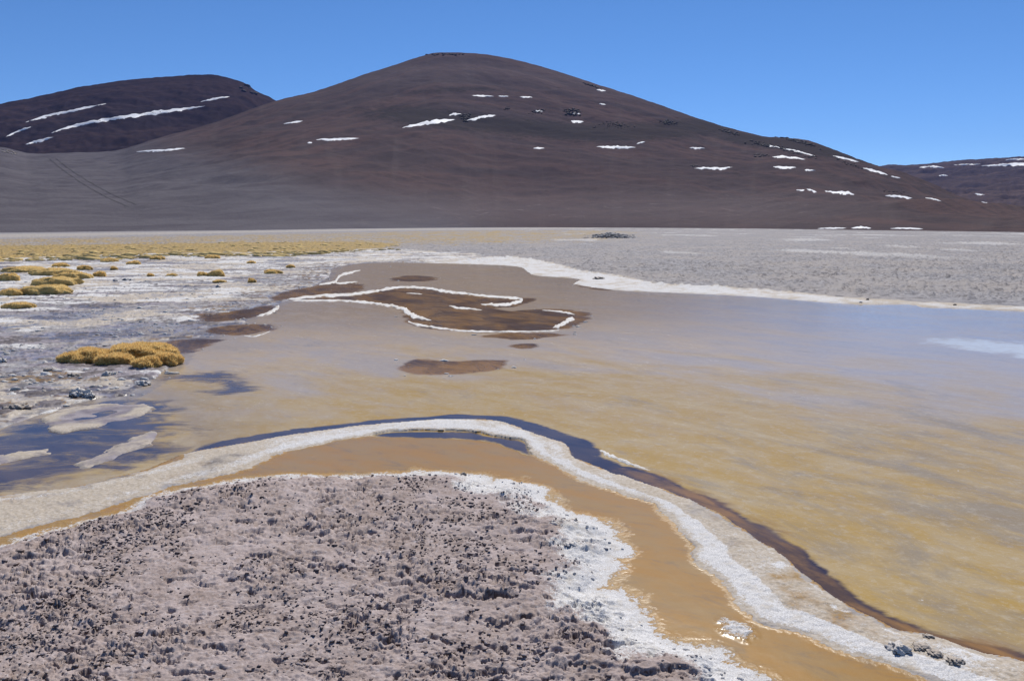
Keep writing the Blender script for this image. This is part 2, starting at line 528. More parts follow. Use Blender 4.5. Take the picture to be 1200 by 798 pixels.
RIDGE = [(-160, 600), (0, 583), (88, 573), (140, 560), (175, 552), (218, 540), (225, 532), (300, 519), (325, 514), (363, 508), (425, 500), (475, 496), (513, 493), (576, 494),
         (600, 500), (633, 513), (658, 520), (664, 530), (675, 540), (713, 555), (750, 567), (800, 585), (833, 600), (860, 618), (900, 644), (933, 671),
         (975, 703), (1013, 725), (1050, 742), (1090, 748), (1150, 771), (1200, 781), (1330, 830), (1330, 900), (1130, 815), (1088, 799), (1063, 788),
         (1025, 776), (988, 761), (938, 743), (900, 734), (873, 716), (860, 696), (840, 678), (815, 658), (810, 638), (793, 618), (780, 605), (760, 590),
         (725, 580), (688, 565), (650, 545), (623, 533), (615, 518), (600, 514), (576, 511), (551, 506), (488, 505), (450, 507), (425, 513), (388, 519),
         (338, 530), (300, 545), (270, 556), (200, 572), (163, 584), (110, 601), (50, 616), (0, 632), (-160, 690)]
CRUST = [(-300, 720), (0, 645), (28, 632), (75, 621), (110, 613), (150, 601), (163, 592), (178, 585), (213, 578), (300, 564), (350, 561), (400, 561), (450, 559), (485, 556), (520, 557),
         (545, 559), (568, 562), (577, 572), (600, 566), (625, 575), (642, 592), (658, 606), (690, 612), (713, 627), (708, 634), (726, 645), (706, 655), (709, 675),
         (693, 690), (692, 698), (720, 700), (736, 715), (750, 737), (758, 746), (780, 755), (808, 761), (833, 773), (850, 787), (872, 797), (920, 830),
         (960, 900), (940, 1100), (600, 1500), (-300, 1500), (-900, 1100), (-700, 800)]
CHANNEL = [(226, 532), (300, 519), (363, 508), (425, 500), (475, 496), (513, 493), (576, 494), (600, 500), (633, 513), (658, 520), (664, 530), (675, 540), (713, 555),
           (750, 567), (800, 585), (833, 600), (860, 618), (900, 644), (933, 671), (975, 703), (1013, 725), (1050, 742), (1090, 748), (1150, 771), (1200, 781), (1330, 830),
           (1330, 812), (1200, 767), (1125, 746), (1075, 731), (1025, 711), (988, 682), (963, 663), (925, 632), (900, 617), (876, 608), (838, 586), (800, 569),
           (760, 554), (725, 543), (700, 526), (688, 516), (650, 503), (600, 489), (538, 486), (500, 488), (425, 494), (368, 500), (300, 509), (240, 522)]
INNER = [(440, 511), (455, 507), (488, 505), (551, 506), (576, 511), (600, 514), (614, 519), (622, 532), (612, 531), (596, 524), (570, 517), (530, 514), (490, 513)]
LEFTW = [(-120, 560), (-60, 512), (0, 503), (38, 490), (70, 479), (113, 469), (150, 466), (190, 470), (206, 480), (212, 494), (221, 506), (205, 516), (214, 525),
         (226, 531), (175, 549), (140, 558), (120, 556), (63, 568), (0, 579), (-120, 596)]
SWIRL = [(175, 449), (190, 441), (225, 437), (255, 435), (280, 438), (299, 446), (302, 455), (285, 462), (250, 466), (238, 461), (246, 453), (215, 449), (185, 451)]
ISL1 = [(52, 494), (60, 484), (90, 477), (130, 473), (170, 474), (178, 478), (160, 489), (130, 497), (95, 504), (66, 506)]
ISL1IN = [(70, 492), (90, 483), (130, 478), (160, 479), (140, 488), (105, 494), (78, 497)]
ISL2 = [(92, 543), (120, 531), (150, 517), (172, 508), (187, 508), (186, 514), (165, 525), (140, 535), (115, 545), (96, 550)]
ISL3 = [(-60, 540), (0, 533), (30, 529), (60, 526), (58, 532), (30, 537), (0, 545), (-60, 556)]
PATCH = [(833, 729), (842, 723), (862, 724), (882, 733), (897, 743), (893, 753), (875, 757), (852, 751), (840, 743)]
MIDGOLD = [(-200, 291), (0, 289), (150, 287), (300, 285), (420, 284), (480, 287), (450, 294), (380, 297), (300, 301), (150, 304), (0, 307), (-200, 312)]
TAN = [(-300, 283), (0, 280), (300, 275), (500, 271), (720, 270), (760, 276), (700, 284), (560, 288), (440, 290), (200, 296), (-300, 300)]
PALEBAND = [(-400, 278), (0, 274.5), (300, 270.5), (500, 268), (700, 267), (700, 268.2), (500, 270), (300, 273.5), (0, 280.5), (-400, 286)]
SHORE = [(430, 300), (520, 301), (600, 303), (640, 308), (680, 319), (720, 324), (760, 333), (800, 337), (850, 339), (900, 342), (960, 347), (985, 350), (1050, 353),
         (1080, 355), (1200, 361), (1400, 372), (1400, 380), (1200, 367), (1080, 362), (1010, 359), (900, 351), (760, 345), (700, 342), (660, 335), (610, 322), (560, 315), (430, 311)]
LEFTFLAT = [(-400, 330), (-50, 312), (60, 303), (200, 299), (330, 297), (460, 292), (520, 297), (540, 302), (470, 308), (410, 312), (390, 326), (345, 350), (305, 366), (290, 384), (262, 392),
            (240, 401), (216, 413), (206, 426), (190, 440), (172, 453), (150, 465), (113, 470), (70, 480), (38, 491), (0, 505), (-60, 520), (-400, 560)]

def outline(p, n=6):
    return smooth_closed(gpoly(p), n)

# ------------------------------------------------------------------ the near terrain: one height field, cut into the zones it shows
us = np.concatenate([np.linspace(-520, -26, 90), np.linspace(-24, 1224, 960), np.linspace(1226, 1720, 90)])
vs = np.concatenate([np.linspace(1500, 870, 60), np.linspace(866, 556, 320), np.linspace(555.2, 330, 285), np.linspace(329.4, 270, 150), np.linspace(269.5, 266, 12)])
NR, NC = len(vs), len(us)
UU, VV = np.meshgrid(us, vs)
U, V = UU.ravel(), VV.ravel()
X, Y = ground(U, V)
D = np.hypot(X, Y)

wob = 0.012 * D ** 0.5
wx = X + wob * 1.2 * fbm(X * 6, Y * 6, 4, 21)
wy = Y + wob * 1.2 * fbm(X * 6, Y * 6, 4, 33)
fx = X + 0.035 * fbm(X * 9, Y * 9, 4, 5)
fy = Y + 0.035 * fbm(X * 9, Y * 9, 4, 8)

s_pond = gsdf(outline(POND, 4), wx, wy)
s_ridge = gsdf(outline(RIDGE, 4), fx, fy, 1.5)
s_crust = gsdf(outline(CRUST, 5), X + 0.10 * fbm(X * 5, Y * 5, 5, 51), Y + 0.10 * fbm(X * 5, Y * 5, 5, 52), 2.0)
s_chan = gsdf(outline(CHANNEL, 4), wx, wy, 1.0)
s_inner = gsdf(outline(INNER), wx, wy, 1.0)
s_leftw = gsdf(outline(LEFTW), wx, wy, 1.5)
s_swirl = gsdf(outline(SWIRL), wx, wy, 1.0)
s_isl1 = gsdf(outline(ISL1), wx, wy, 1.0)
s_isl1in = gsdf(outline(ISL1IN), wx, wy, 1.0)
s_isl2 = gsdf(outline(ISL2), wx, wy, 1.0)
s_isl3 = gsdf(outline(ISL3), wx, wy, 1.0)
s_patch = gsdf(outline(PATCH), fx, fy, 0.6)
s_gold = gsdf(outline(MIDGOLD), X, Y, 15)
s_tan = gsdf(outline(TAN), X, Y, 40)
s_paleb = gsdf(outline(PALEBAND), X, Y, 60)
s_shore = gsdf(outline(SHORE), wx, wy, 4)
s_left = gsdf(outline(LEFTFLAT), wx, wy, 3)

POOLS = [
    ([(333, 348), (380, 346), (423, 343), (450, 338), (480, 336), (513, 338), (527, 343), (567, 346), (600, 349), (628, 350), (617, 355), (600, 360), (575, 362), (600, 364), (640, 362),
      (668, 363), (688, 368), (684, 378), (650, 387), (583, 390), (533, 388), (490, 383), (474, 375), (470, 363), (443, 356), (400, 353), (350, 352)], 'large rust brown pool rimmed with white salt ribbons'),
    ([(468, 432), (476, 426), (492, 421), (515, 422), (545, 423), (575, 422), (598, 422), (586, 429), (570, 434), (545, 438), (512, 440), (485, 439)], 'dark brown oval pool alone in the middle of the ice'),
    ([(566, 394), (600, 390), (640, 390), (664, 392), (640, 396), (605, 398), (580, 397)], 'thin brown pool just below the large rust brown pool'),
    ([(598, 406), (615, 403), (634, 404), (622, 408), (606, 408)], 'tiny brown pool between the oval pool and the thin one'),
    ([(458, 328), (470, 324), (490, 323), (508, 325), (512, 328), (495, 330), (474, 330)], 'small brown pool with crusty rim behind the large pool'),
    ([(674, 334), (682, 331), (700, 330), (716, 333), (727, 337), (715, 341), (690, 338)], 'brown notch of water against the far white shore'),
    ([(232, 368), (262, 366), (300, 360), (322, 358), (320, 366), (296, 372), (258, 377), (238, 376)], 'brown pool with white salt islets on the left shore'),
    ([(240, 389), (256, 383), (282, 380), (318, 381), (316, 388), (290, 392), (262, 392)], 'flat brown pool nearer on the left shore'),
    ([(178, 408), (192, 401), (214, 398), (238, 397), (262, 398), (250, 404), (232, 410), (205, 415), (186, 414)], 'dark brown pool beside the big gold grass cushions'),
    ([(318, 352), (330, 343), (360, 337), (395, 331), (425, 334), (420, 341), (385, 345), (350, 349)], 'brown shallows where the salt ribbons leave the shore'),
]
vx = X + 0.05 * D ** 0.5 * fbm(X * 2.2, Y * 2.2, 5, 43)
vy = Y + 0.05 * D ** 0.5 * fbm(X * 2.2, Y * 2.2, 5, 44)
s_pools = [gsdf(outline(p), vx, vy, 1.0) for p, _ in POOLS]

# mud strip = between ridge and crust, this side of the ridge
south = (s_pond < 0.02) & (V > 470) & (s_left < -0.02)
mud = np.where(south, 1.0, 0.0)

n1 = fbm(X * 0.9, Y * 0.9, 5, 61)
n2 = fbm(X * 2.6, Y * 2.6, 5, 62)
n3 = fbm(X * 0.35, Y * 0.35, 4, 63)

edge_w = 0.02 + 0.006 * D
pin = sstep(-1.0, 1.0, s_pond / edge_w)
# gravel plain relief
offshore = sstep(0.1, 2.5, -s_pond) * (V < 480)
om = offshore > 0
clod, clod2 = np.zeros(X.shape), np.zeros(X.shape)
f1, f2, idr = worley(X[om] * 3.2 + 0.6 * n2[om], Y[om] * 3.2 + 0.6 * n1[om], 71)
clod[om] = sstep(0.62, 0.30, f1) * (0.15 + idr ** 2)
f1, f2, idr = worley(X[om] * 8.5, Y[om] * 8.5, 72)
clod2[om] = sstep(0.6, 0.25, f1) * idr ** 2
plain_h = 0.05 + offshore * (0.085 * clod * sstep(-0.35, 0.25, n3 + 0.3) + 0.06 * clod2 + 0.05 * n3) + 0.012 * n2
fade = 1 - 0.5 * sstep(50, 200, D)
Z = 0.02 + (plain_h - 0.02) * offshore * fade
# left salt flat: low, lumpy and wet in the hollows
leftm = np.maximum(sstep(-0.3, 0.3, s_left), sstep(-2.2, -0.6, s_left) * ((X < 0.3) & (s_pond < 0.15) & (V > 296) & (V < 480)))
ls = fbm(X * 0.42 + 0.35 * n2, Y * 0.85, 5, 64)              # drawn-out streaks
farl = sstep(12, 21, D)
flat_h = 0.010 + 0.012 * farl + 0.040 * ls + 0.012 * n2 + 0.012 * sstep(0.0, 0.12, fbm(X * 4.5, Y * 4.5, 4, 70)) + 0.008 * fbm(X * 12, Y * 12, 3, 65)
Z = Z * (1 - leftm) + flat_h * leftm
# pond bed below the ice
Z = Z * (1 - pin) + (-0.05) * pin
# mud strip level
Z = np.where(south, 0.012 + 0.003 * n2, Z)
Z -= 0.022 * sstep(-0.06, 0.03, s_inner)
for s_p in s_pools[6:]:
    k = sstep(-0.25, 0.2, s_p + 0.12 * n2)
    Z = Z * (1 - k) - 0.03 * k
# islands in the blue water
n5 = fbm(X * 5.5, Y * 5.5, 4, 69)
for s_i, hgt in ((s_isl1, 0.016), (s_isl2, 0.022), (s_isl3, 0.014)):
    k = sstep(-0.12, 0.05, s_i + 0.08 * n2 + 0.06 * n5)
    Z = np.maximum(Z, -0.05 + k * (0.05 + hgt * (0.7 + 0.8 * n2)))
Z -= 0.011 * sstep(-0.02, 0.12, s_isl1in + 0.14 * n2 + 0.08 * n5 - 0.02)
# salt ridge
rk = np.sqrt(np.clip(s_ridge / 0.12, 0, 1))
grit = fbm(X * 38, Y * 38, 3, 81)
lumpy = np.clip(fbm(X * 16, Y * 16, 3, 82) + 0.1, 0, 1)
r_h = 0.0125 + rk * (0.007 + 0.004 * n2 + 0.0045 * grit + 0.006 * lumpy)
Z = np.where(s_ridge > 0, np.maximum(Z, r_h), Z)
pk = np.clip((s_patch + 0.02 * n2) / 0.10, 0, 1)
Z = Z + np.where(s_patch > 0, pk * (0.004 + 0.016 * np.clip(grit + 0.2, 0, 1)), 0)
# foreground crust: crumbs, sharp-edged clods, pits and folded slabs
cm = s_crust > -0.05
ck = sstep(-0.01, 0.32, s_crust)
ck2 = sstep(-0.02, 0.10, s_crust + 0.03 * grit)
crh = np.zeros(X.shape)
xs, ys = X[cm], Y[cm]
q1 = fbm(xs * 1.6, ys * 1.6, 4, 91)
q2 = fbm(xs * 9, ys * 9, 3, 92)
q3 = fbm(xs * 9, ys * 9, 3, 93)
wxs, wys = xs + 0.03 * q2, ys + 0.03 * q3
def terr(freq, seed, t, w, ax=1.0, ay=1.25):
    return sstep(t, t + w, fbm(wxs * freq * ax, wys * freq * ay, 4, seed, 0.6))
rz = 0.10 + 0.75 * sstep(-0.28, 0.34, fbm(xs * 1.5, ys * 2.0, 4, 97))                 # where it is more broken up
right_z = sstep(-0.1, 0.8, xs + 0.25 * q1) * sstep(1.25, 0.25, s_crust[cm])
big = terr(4.2, 201, 0.02, 0.10) * (0.25 + 0.5 * rz) 
clods = terr(15, 203, 0.08, 0.15) * (0.35 + 0.9 * rz) + terr(12, 204, 0.12, 0.14) * (0.3 + 0.5 * rz)
crumbs = terr(24, 205, 0.06, 0.14) * (0.4 + 0.7 * rz) + terr(30, 206, 0.10, 0.14)
b1, b2, bid = worley(wxs * 21, wys * 23, 95)
pebb = sstep(0.55, 0.22, b1) * (bid > 0.66) * (0.4 + bid) * (0.3 + rz)
pit = terr(9, 207, 0.20, 0.09, 0.75, 1.5) * (0.4 + 0.7 * rz) + 0.45 * terr(20, 210, 0.21, 0.10, 0.7, 1.5) * (0.5 + 0.6 * rz)
crack = sstep(0.06, 0.0, np.abs(fbm(wxs * 3.4, wys * 4.6, 4, 208))) * rz
crh[cm] = (0.050 + 0.026 * q1) + 0.010 * big + 0.026 * terr(3.0, 209, 0.05, 0.07, 0.8, 1.8) * right_z + 0.0085 * clods * (0.3 + rz) + 0.0045 * crumbs * (0.5 + rz) + 0.008 * pebb * (0.3 + rz) \
    - 0.030 * pit - 0.014 * crack + 0.0032 * fbm(xs * 26, ys * 26, 3, 100) + 0.0030 * fbm(xs * 75, ys * 75, 2, 101)
Z = np.where(cm, np.maximum(Z, 0) * (1 - ck2) + ck2 * (0.012 + crh * (0.28 + 0.72 * ck)), Z)
Z[VV.ravel() < 268] -= 0.03

# --- material zones
salt = np.zeros(X.shape); wet = np.zeros(X.shape); crust = np.zeros(X.shape)
grass = np.zeros(X.shape); pale = np.zeros(X.shape); dark = np.zeros(X.shape)
# left flat: white salt sheets, cream silt and wet violet streaks
st2 = fbm(X * 0.5 + 0.4 * n2 + 9, Y * 1.1, 5, 68)
lsalt = sstep(-0.16, 0.36, ls + 0.6 * st2 + 0.26 * n2 + 0.22 * farl - 0.12)
salt = np.maximum(salt, leftm * lsalt * 0.82)
violet = leftm * sstep(-0.10, 0.22, -st2 + 0.5 * n2 + 0.08 - 0.20 * farl)
dark = np.maximum(dark, leftm * sstep(0.05, 0.30, -st2 - 0.3 * ls + 0.3 * n2 + 0.02 - 0.14 * farl) * 0.85)
thread = sstep(0.07, 0.0, np.abs(fbm(X * 0.8 + 0.3 * n2, Y * 1.3, 5, 73))) * sstep(-0.25, 0.1, n1 + 0.1)
dark = np.maximum(dark, leftm * thread * 0.8)
salt *= 1 - 0.8 * leftm * thread
brownp = leftm * sstep(3.0, 0.3, -s_pond + 1.2 * n1) * sstep(0.0, 0.25, n2 + 0.5 * st2 + 0.08)
salt *= 1 - 0.85 * brownp
pale = np.maximum(pale, leftm * sstep(-0.15, 0.25, n3 + 0.4 * st2 + 0.3 * n2 + 0.06) * 1.0)
wet = np.maximum(wet, leftm * sstep(0.030, 0.004, Z) * 0.9)
# far shore salt margin
sh = sstep(-0.35, 0.25, s_shore + 0.25 * n2) * (1 - leftm * 0.6)
salt = np.maximum(salt, sh * (0.66 + 0.5 * n1 + 0.5 * n2 - 0.22 * sstep(5, 9, X)))
pale = np.maximum(pale, sh)
# mud strip
wet = np.maximum(wet, mud * 0.96)
mudm = np.maximum(mud, brownp * 0.7)
dark = np.maximum(dark, brownp * (0.62 + 0.5 * n2))
pale *= 1 - 0.8 * brownp
# darker silt in the lee of the ridge
dark = np.maximum(dark, mud * sstep(0.22, 0.0, -s_ridge) * np.clip(0.28 + 0.5 * n1 + 0.5 * n2, 0, 0.8))
pale = np.maximum(pale, mud * sstep(-0.5, -2.0, X + 0.4 * n2) * 0.36)
# ridge
rc = sstep(-0.06, 0.035, s_ridge + 0.05 * n2 + 0.03 * grit)
s_mudside = sstep(0.30, 0.05, s_crust + 1.0)
wide = sstep(0.10, 0.26, s_ridge + 0.10 * n2) * (0.75 + 0.7 * n2)
leftend = sstep(-1.2, -2.4, X)
thin = sstep(0.0, 0.075, s_ridge + 0.03 * grit + 0.03 * n2)
chd = np.maximum(-s_chan, 0.0)
mudside = sstep(0.9, 1.6, chd / np.maximum(s_ridge, 0.004))
core = mudside * sstep(0.26, 0.07, s_ridge + 0.08 * n2 - 0.04)
slim = sstep(1.0, 0.3, X)                                                # the narrow arch is white right across
rsalt = np.maximum(core * 0.88, slim * 0.66) + 0.42 * n2 + 0.25 * n1 + 0.12 * grit
rsalt = np.maximum(rsalt, 0.34 + 0.4 * n2) * (0.45 + 0.55 * thin)
salt = salt * (1 - rc) + rc * np.clip(rsalt - 0.46 * leftend * (0.9 + n2), 0, 1)
pale = np.maximum(pale * (1 - rc), rc * 1.0)
mudm *= (1 - rc); wet *= (1 - rc); dark *= (1 - rc)
dark = np.maximum(dark, rc * sstep(0.18, 0.34, n2 + 0.5 * n1) * wide * 0.5)
rr_ = rc * np.maximum(sstep(0.6, 1.3, X), leftend)
mudm = np.maximum(mudm, rr_ * (0.5 + 0.3 * n1))
pale = np.where(rr_ > 0, pale * (1 - rr_ * np.clip(0.36 - 0.7 * n2, 0, 0.6)), pale)
for s_i in (s_isl1, s_isl2, s_isl3):
    k = sstep(-0.10, -0.04, s_i)
    pale = np.maximum(pale, k * (0.55 + 0.6 * n2)); mudm = np.maximum(mudm, 0.45 * k); violet = np.maximum(violet, k * (0.5 - 0.7 * n2)); salt = np.maximum(salt * (1 - k), k * (0.12 + 0.5 * n2 + 0.3 * n5)); dark *= (1 - k); wet *= (1 - k)
violet = np.maximum(violet, sstep(-0.05, 0.12, s_isl1in + 0.1 * n2))
pale *= 1 - 0.8 * sstep(-0.05, 0.12, s_isl1in + 0.1 * n2)
pk2 = sstep(-0.03, 0.08, s_patch + 0.03 * grit + 0.03 * n2)
salt = np.maximum(salt, pk2 * 0.68)
# crust with salt bloom round its margin
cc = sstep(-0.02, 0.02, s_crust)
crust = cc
bloomw = 0.17 + 0.27 * sstep(-1.3, 0.3, X) + 0.22 * n1
bloom = sstep(1.0, 0.10, s_crust / np.maximum(bloomw, 0.06) + 0.7 * n2) * (0.60 + 0.26 * sstep(-1.2, 0.4, X))
fringe = sstep(-0.13, 0.0, s_crust + 0.05 * grit + 0.05 * n2)
salt = np.where(s_crust > -0.14, np.maximum(salt * (1 - cc), np.clip(fringe * np.maximum(bloom, 0.08), 0, 1)), salt)
pale *= (1 - cc); dark *= (1 - cc); wet *= (1 - fringe); mudm *= (1 - cc)
# plain colours
grass = np.maximum(sstep(-4, 5, s_gold) * 0.95, sstep(-30, 15, s_tan) * (0.52 + 0.30 * n3)) * (1 - sstep(0.0, 0.6, s_left) * 0.85)
pale = np.maximum(pale, sstep(-30, 15, s_paleb) * 0.5)
salt = np.maximum(salt, sstep(-30, 15, s_paleb) * 0.33)
streak = fbm(X * 0.045, Y * 0.02, 4, 66)
salt = np.maximum(salt, sstep(0.16, 0.38, streak) * sstep(8, 60, X) * sstep(24, 45, D) * 0.62)
salt = np.maximum(salt, sstep(0.10, 0.30, fbm(X * 0.12, Y * 0.05, 4, 67)) * sstep(30, 50, D) * sstep(-8, 4, X) * 0.5)
pondd = sstep(0, 0.1, s_pond) * (1 - sstep(-0.03, 0.0, np.maximum(np.maximum(s_isl1, s_isl2), s_isl3)))
salt *= (1 - pondd); pale *= np.where(pondd > 0.5, 0.3, 1)

ATT_A = np.stack([salt, mudm, wet, crust], 1)
ATT_B = np.stack([grass, pale, dark, violet], 1)
VERT = np.stack([X, Y, Z], 1)
FACES = grid_faces(NR, NC)
fc = lambda a: a[FACES].mean(1)
fs_crust, fs_ridge, fs_mud, fs_left, fs_pond = fc(s_crust), fc(s_ridge), fc(mud), fc(s_left), fc(s_pond)
zone = np.zeros(len(FACES), int)                       # gravel plain
zone[fs_left > 0] = 1                                  # salt flat
zone[(fs_mud > 0.5) | (fs_pond > 0.0)] = 2             # mud and pond bed
zone[fs_ridge > 0] = 3
zone[fs_crust > 0] = 4
zone[(fs_pond > 0.4) & (Z[FACES].max(1) < -0.02)] = 9      # bed hidden under the ice sheet
for zi, (nm, lb, ct) in enumerate((('gravel_plain', 'grey gravelly salt plain beyond the pond', 'plain'),
                                   ('salt_flat', 'white and violet streaked wet salt flat left of the pond', 'salt flat'),
                                   ('mud_flat', 'orange wet mud between the crust and the white ridge', 'mud'),
                                   ('salt_ridge', 'long curving white salt ridge between orange mud and pond', 'salt ridge'),
                                   ('salt_crust', 'crumbly pinkish grey salt crust in the foreground', 'salt crust'))):
    f = FACES[zone == zi]
    v_, f_, e_ = compact(VERT, f, {'zone_a': ATT_A, 'zone_b': ATT_B})
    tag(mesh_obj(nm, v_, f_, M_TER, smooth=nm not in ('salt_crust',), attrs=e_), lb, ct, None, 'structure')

# height of the ground under a sight line, for standing things on it
ZG = Z.reshape(NR, NC)
def ground_z(u, v):
    i = int(np.clip(np.searchsorted(-vs, -v), 1, NR - 1))
    j = int(np.clip(np.searchsorted(us, u), 1, NC - 1))
    return float(np.median(ZG[max(i - 2, 0):i + 2, max(j - 2, 0):j + 2]))

# the wide plain beneath it all, out to the horizon
rad = np.array([0.0, 0.6, 3, 10, 40, 120, 300, 800, 2000, 6000, 20000])
th = np.linspace(0, 2 * math.pi, 97)[:-1]
pv = np.array([(r * math.cos(t), r * math.sin(t), -0.16 - 0.0) for r in rad for t in th])
pf = np.array([(i * 96 + j, i * 96 + (j + 1) % 96, (i + 1) * 96 + (j + 1) % 96, (i + 1) * 96 + j) for i in range(1, len(rad) - 1) for j in range(96)])
base = mesh_obj('ground', pv, pf, M_TER, attrs={'zone_a': np.zeros((len(pv), 4)), 'zone_b': np.zeros((len(pv), 4))})
tag(base, 'wide level grey desert ground out to the horizon', 'ground', None, 'structure')

# ------------------------------------------------------------------ ice and water
s_white = gsdf(outline([(1062, 398), (1085, 394), (1140, 395), (1200, 400), (1300, 407), (1320, 430), (1200, 424), (1150, 415), (1100, 408)]), vx, vy, 2)
ochre = np.clip(0.95 * sstep(12.5, 4.2, D) + 0.16 * sstep(13, 8, D), 0, 1) * (1 - 0.35 * sstep(2.5, 7, X))
brown = sstep(10.0, 16.5, D + 1.5 * n3) * sstep(6.5, 1.5, X + 1.5 * n3) * 0.95
slate = 0.40 * sstep(11, 5, D) * sstep(0.3, 3, X) + 0.26
film = sstep(2.5, 9.0, X + 0.22 * (D - 9) + 1.5 * n3)
white = sstep(-0.4, 0.7, s_white + 0.4 * n2) * 0.72
w_ = 0.06 + 0.008 * D
deep = np.zeros(X.shape); rust = np.zeros(X.shape)
for s_, w2 in ((s_chan, 0.065), (s_leftw, 0.42), (s_swirl, 0.34), (s_inner, 0.07)):
    deep = np.maximum(deep, sstep(-w2, w2, s_ + 0.6 * w2 * n2) * (0.74 if w2 > 0.3 else 1.0))
for s_ in s_pools:
    rust = np.maximum(rust, sstep(-w_, w_, s_))
rustc = sstep(0.15, 1.2, X + 0.4 * n1) * np.maximum(sstep(-0.03, 0.07, s_chan), 0.55 * sstep(-0.22, 0.02, s_chan))      # channel bed turns rusty towards the near right
rust = np.maximum(rust, rustc * np.clip(0.78 + 0.8 * n2, 0, 1))
silt = leftm * sstep(-0.6, 0.3, -s_pond) * 0.9 + 0.5 * sstep(-1.2, 0.1, s_leftw) * (1 - sstep(-0.1, 0.1, s_leftw))
ICE_A = np.stack([ochre, brown, white, slate], 1)
ICE_B = np.stack([deep, rust, np.clip(silt, 0, 1), film], 1)
ipv = np.stack([X, Y, np.zeros_like(X)], 1)
keep = (Z[FACES].min(1) < 0.007) & (fc(V) > 286) & ((fs_pond > -0.6) | (fs_left > -0.6) | (fc(s_inner) > -0.2))
wz = np.zeros(len(FACES), int)
WZ = [('frozen_pond', 'milky tan and blue ice sheet of the shallow pond')]
for s_, nm, lb in [(s_chan, 'brine_channel', 'dark brine channel hugging the white salt ridge'),
                   (s_inner, 'brine_pool', 'navy pool in the mud under the arch of the salt ridge'),
                   (s_leftw, 'brine_pool', 'deep blue water with pale silt islands at the left edge'),
                   (s_swirl, 'brine_pool', 'blue hooked pool right of the gold grass cushions')] + [(s_, 'brine_pool', lb) for s_, (_, lb) in zip(s_pools, POOLS)]:
    wz[fc(s_) > 0] = len(WZ)
    WZ.append((nm, lb))
for k, (nm, lb) in enumerate(WZ):
    f = FACES[keep & (wz == k)]
    if len(f):
        v_, f_, e_ = compact(ipv, f, {'ice': ICE_A, 'brine': ICE_B})
        tag(mesh_obj(nm, v_, f_, M_ICE, attrs=e_), lb, 'water', None, 'structure')

# ------------------------------------------------------------------ salt ribbons on the pond
def ribbon(name, pts, height, label, seed=0, cat='salt ribbon', mat=None, group='white salt ribbons on the pond'):
    """pts: (u, v, half thickness in picture units) laid on the plain; a low lumpy bar of salt"""
    p = smooth_open(np.array(pts, float), 10)
    t = np.gradient(p[:, :2], axis=0)
    t /= np.maximum(np.linalg.norm(t, axis=1, keepdims=True), 1e-9)
    nrm = np.stack([-t[:, 1], t[:, 0]], 1)
    ks = np.linspace(-1, 1, 9)
    rows = []
    taper = np.sqrt(np.clip(np.minimum(np.arange(len(p)), np.arange(len(p))[::-1]) / 6.0, 0.02, 1))
    for k in ks:
        jit = np.clip(1 + 1.9 * fbm(p[:, 0] * 0.16 + seed, p[:, 1] * 0.3 + np.sign(k) * 7.7, 4, 140 + seed, 0.65), 0.10, 2.0)
        q = p[:, :2] + nrm * (k * 0.75 * p[:, 2] * taper * jit)[:, None]
        x, y = ground(q[:, 0], q[:, 1])
        z = -0.006 + 0.7 * height * np.sqrt(max(0, 1 - k * k)) * taper * (0.8 + 0.7 * fbm(x * 7, y * 7, 3, 150 + seed))
        rows.append(np.stack([x, y, z], 1))
    v_ = np.array(rows).reshape(-1, 3)
    o = mesh_obj(name, v_, grid_faces(len(ks), len(p))[:, ::-1], mat or M_SALT)
    return tag(o, label, cat, group)

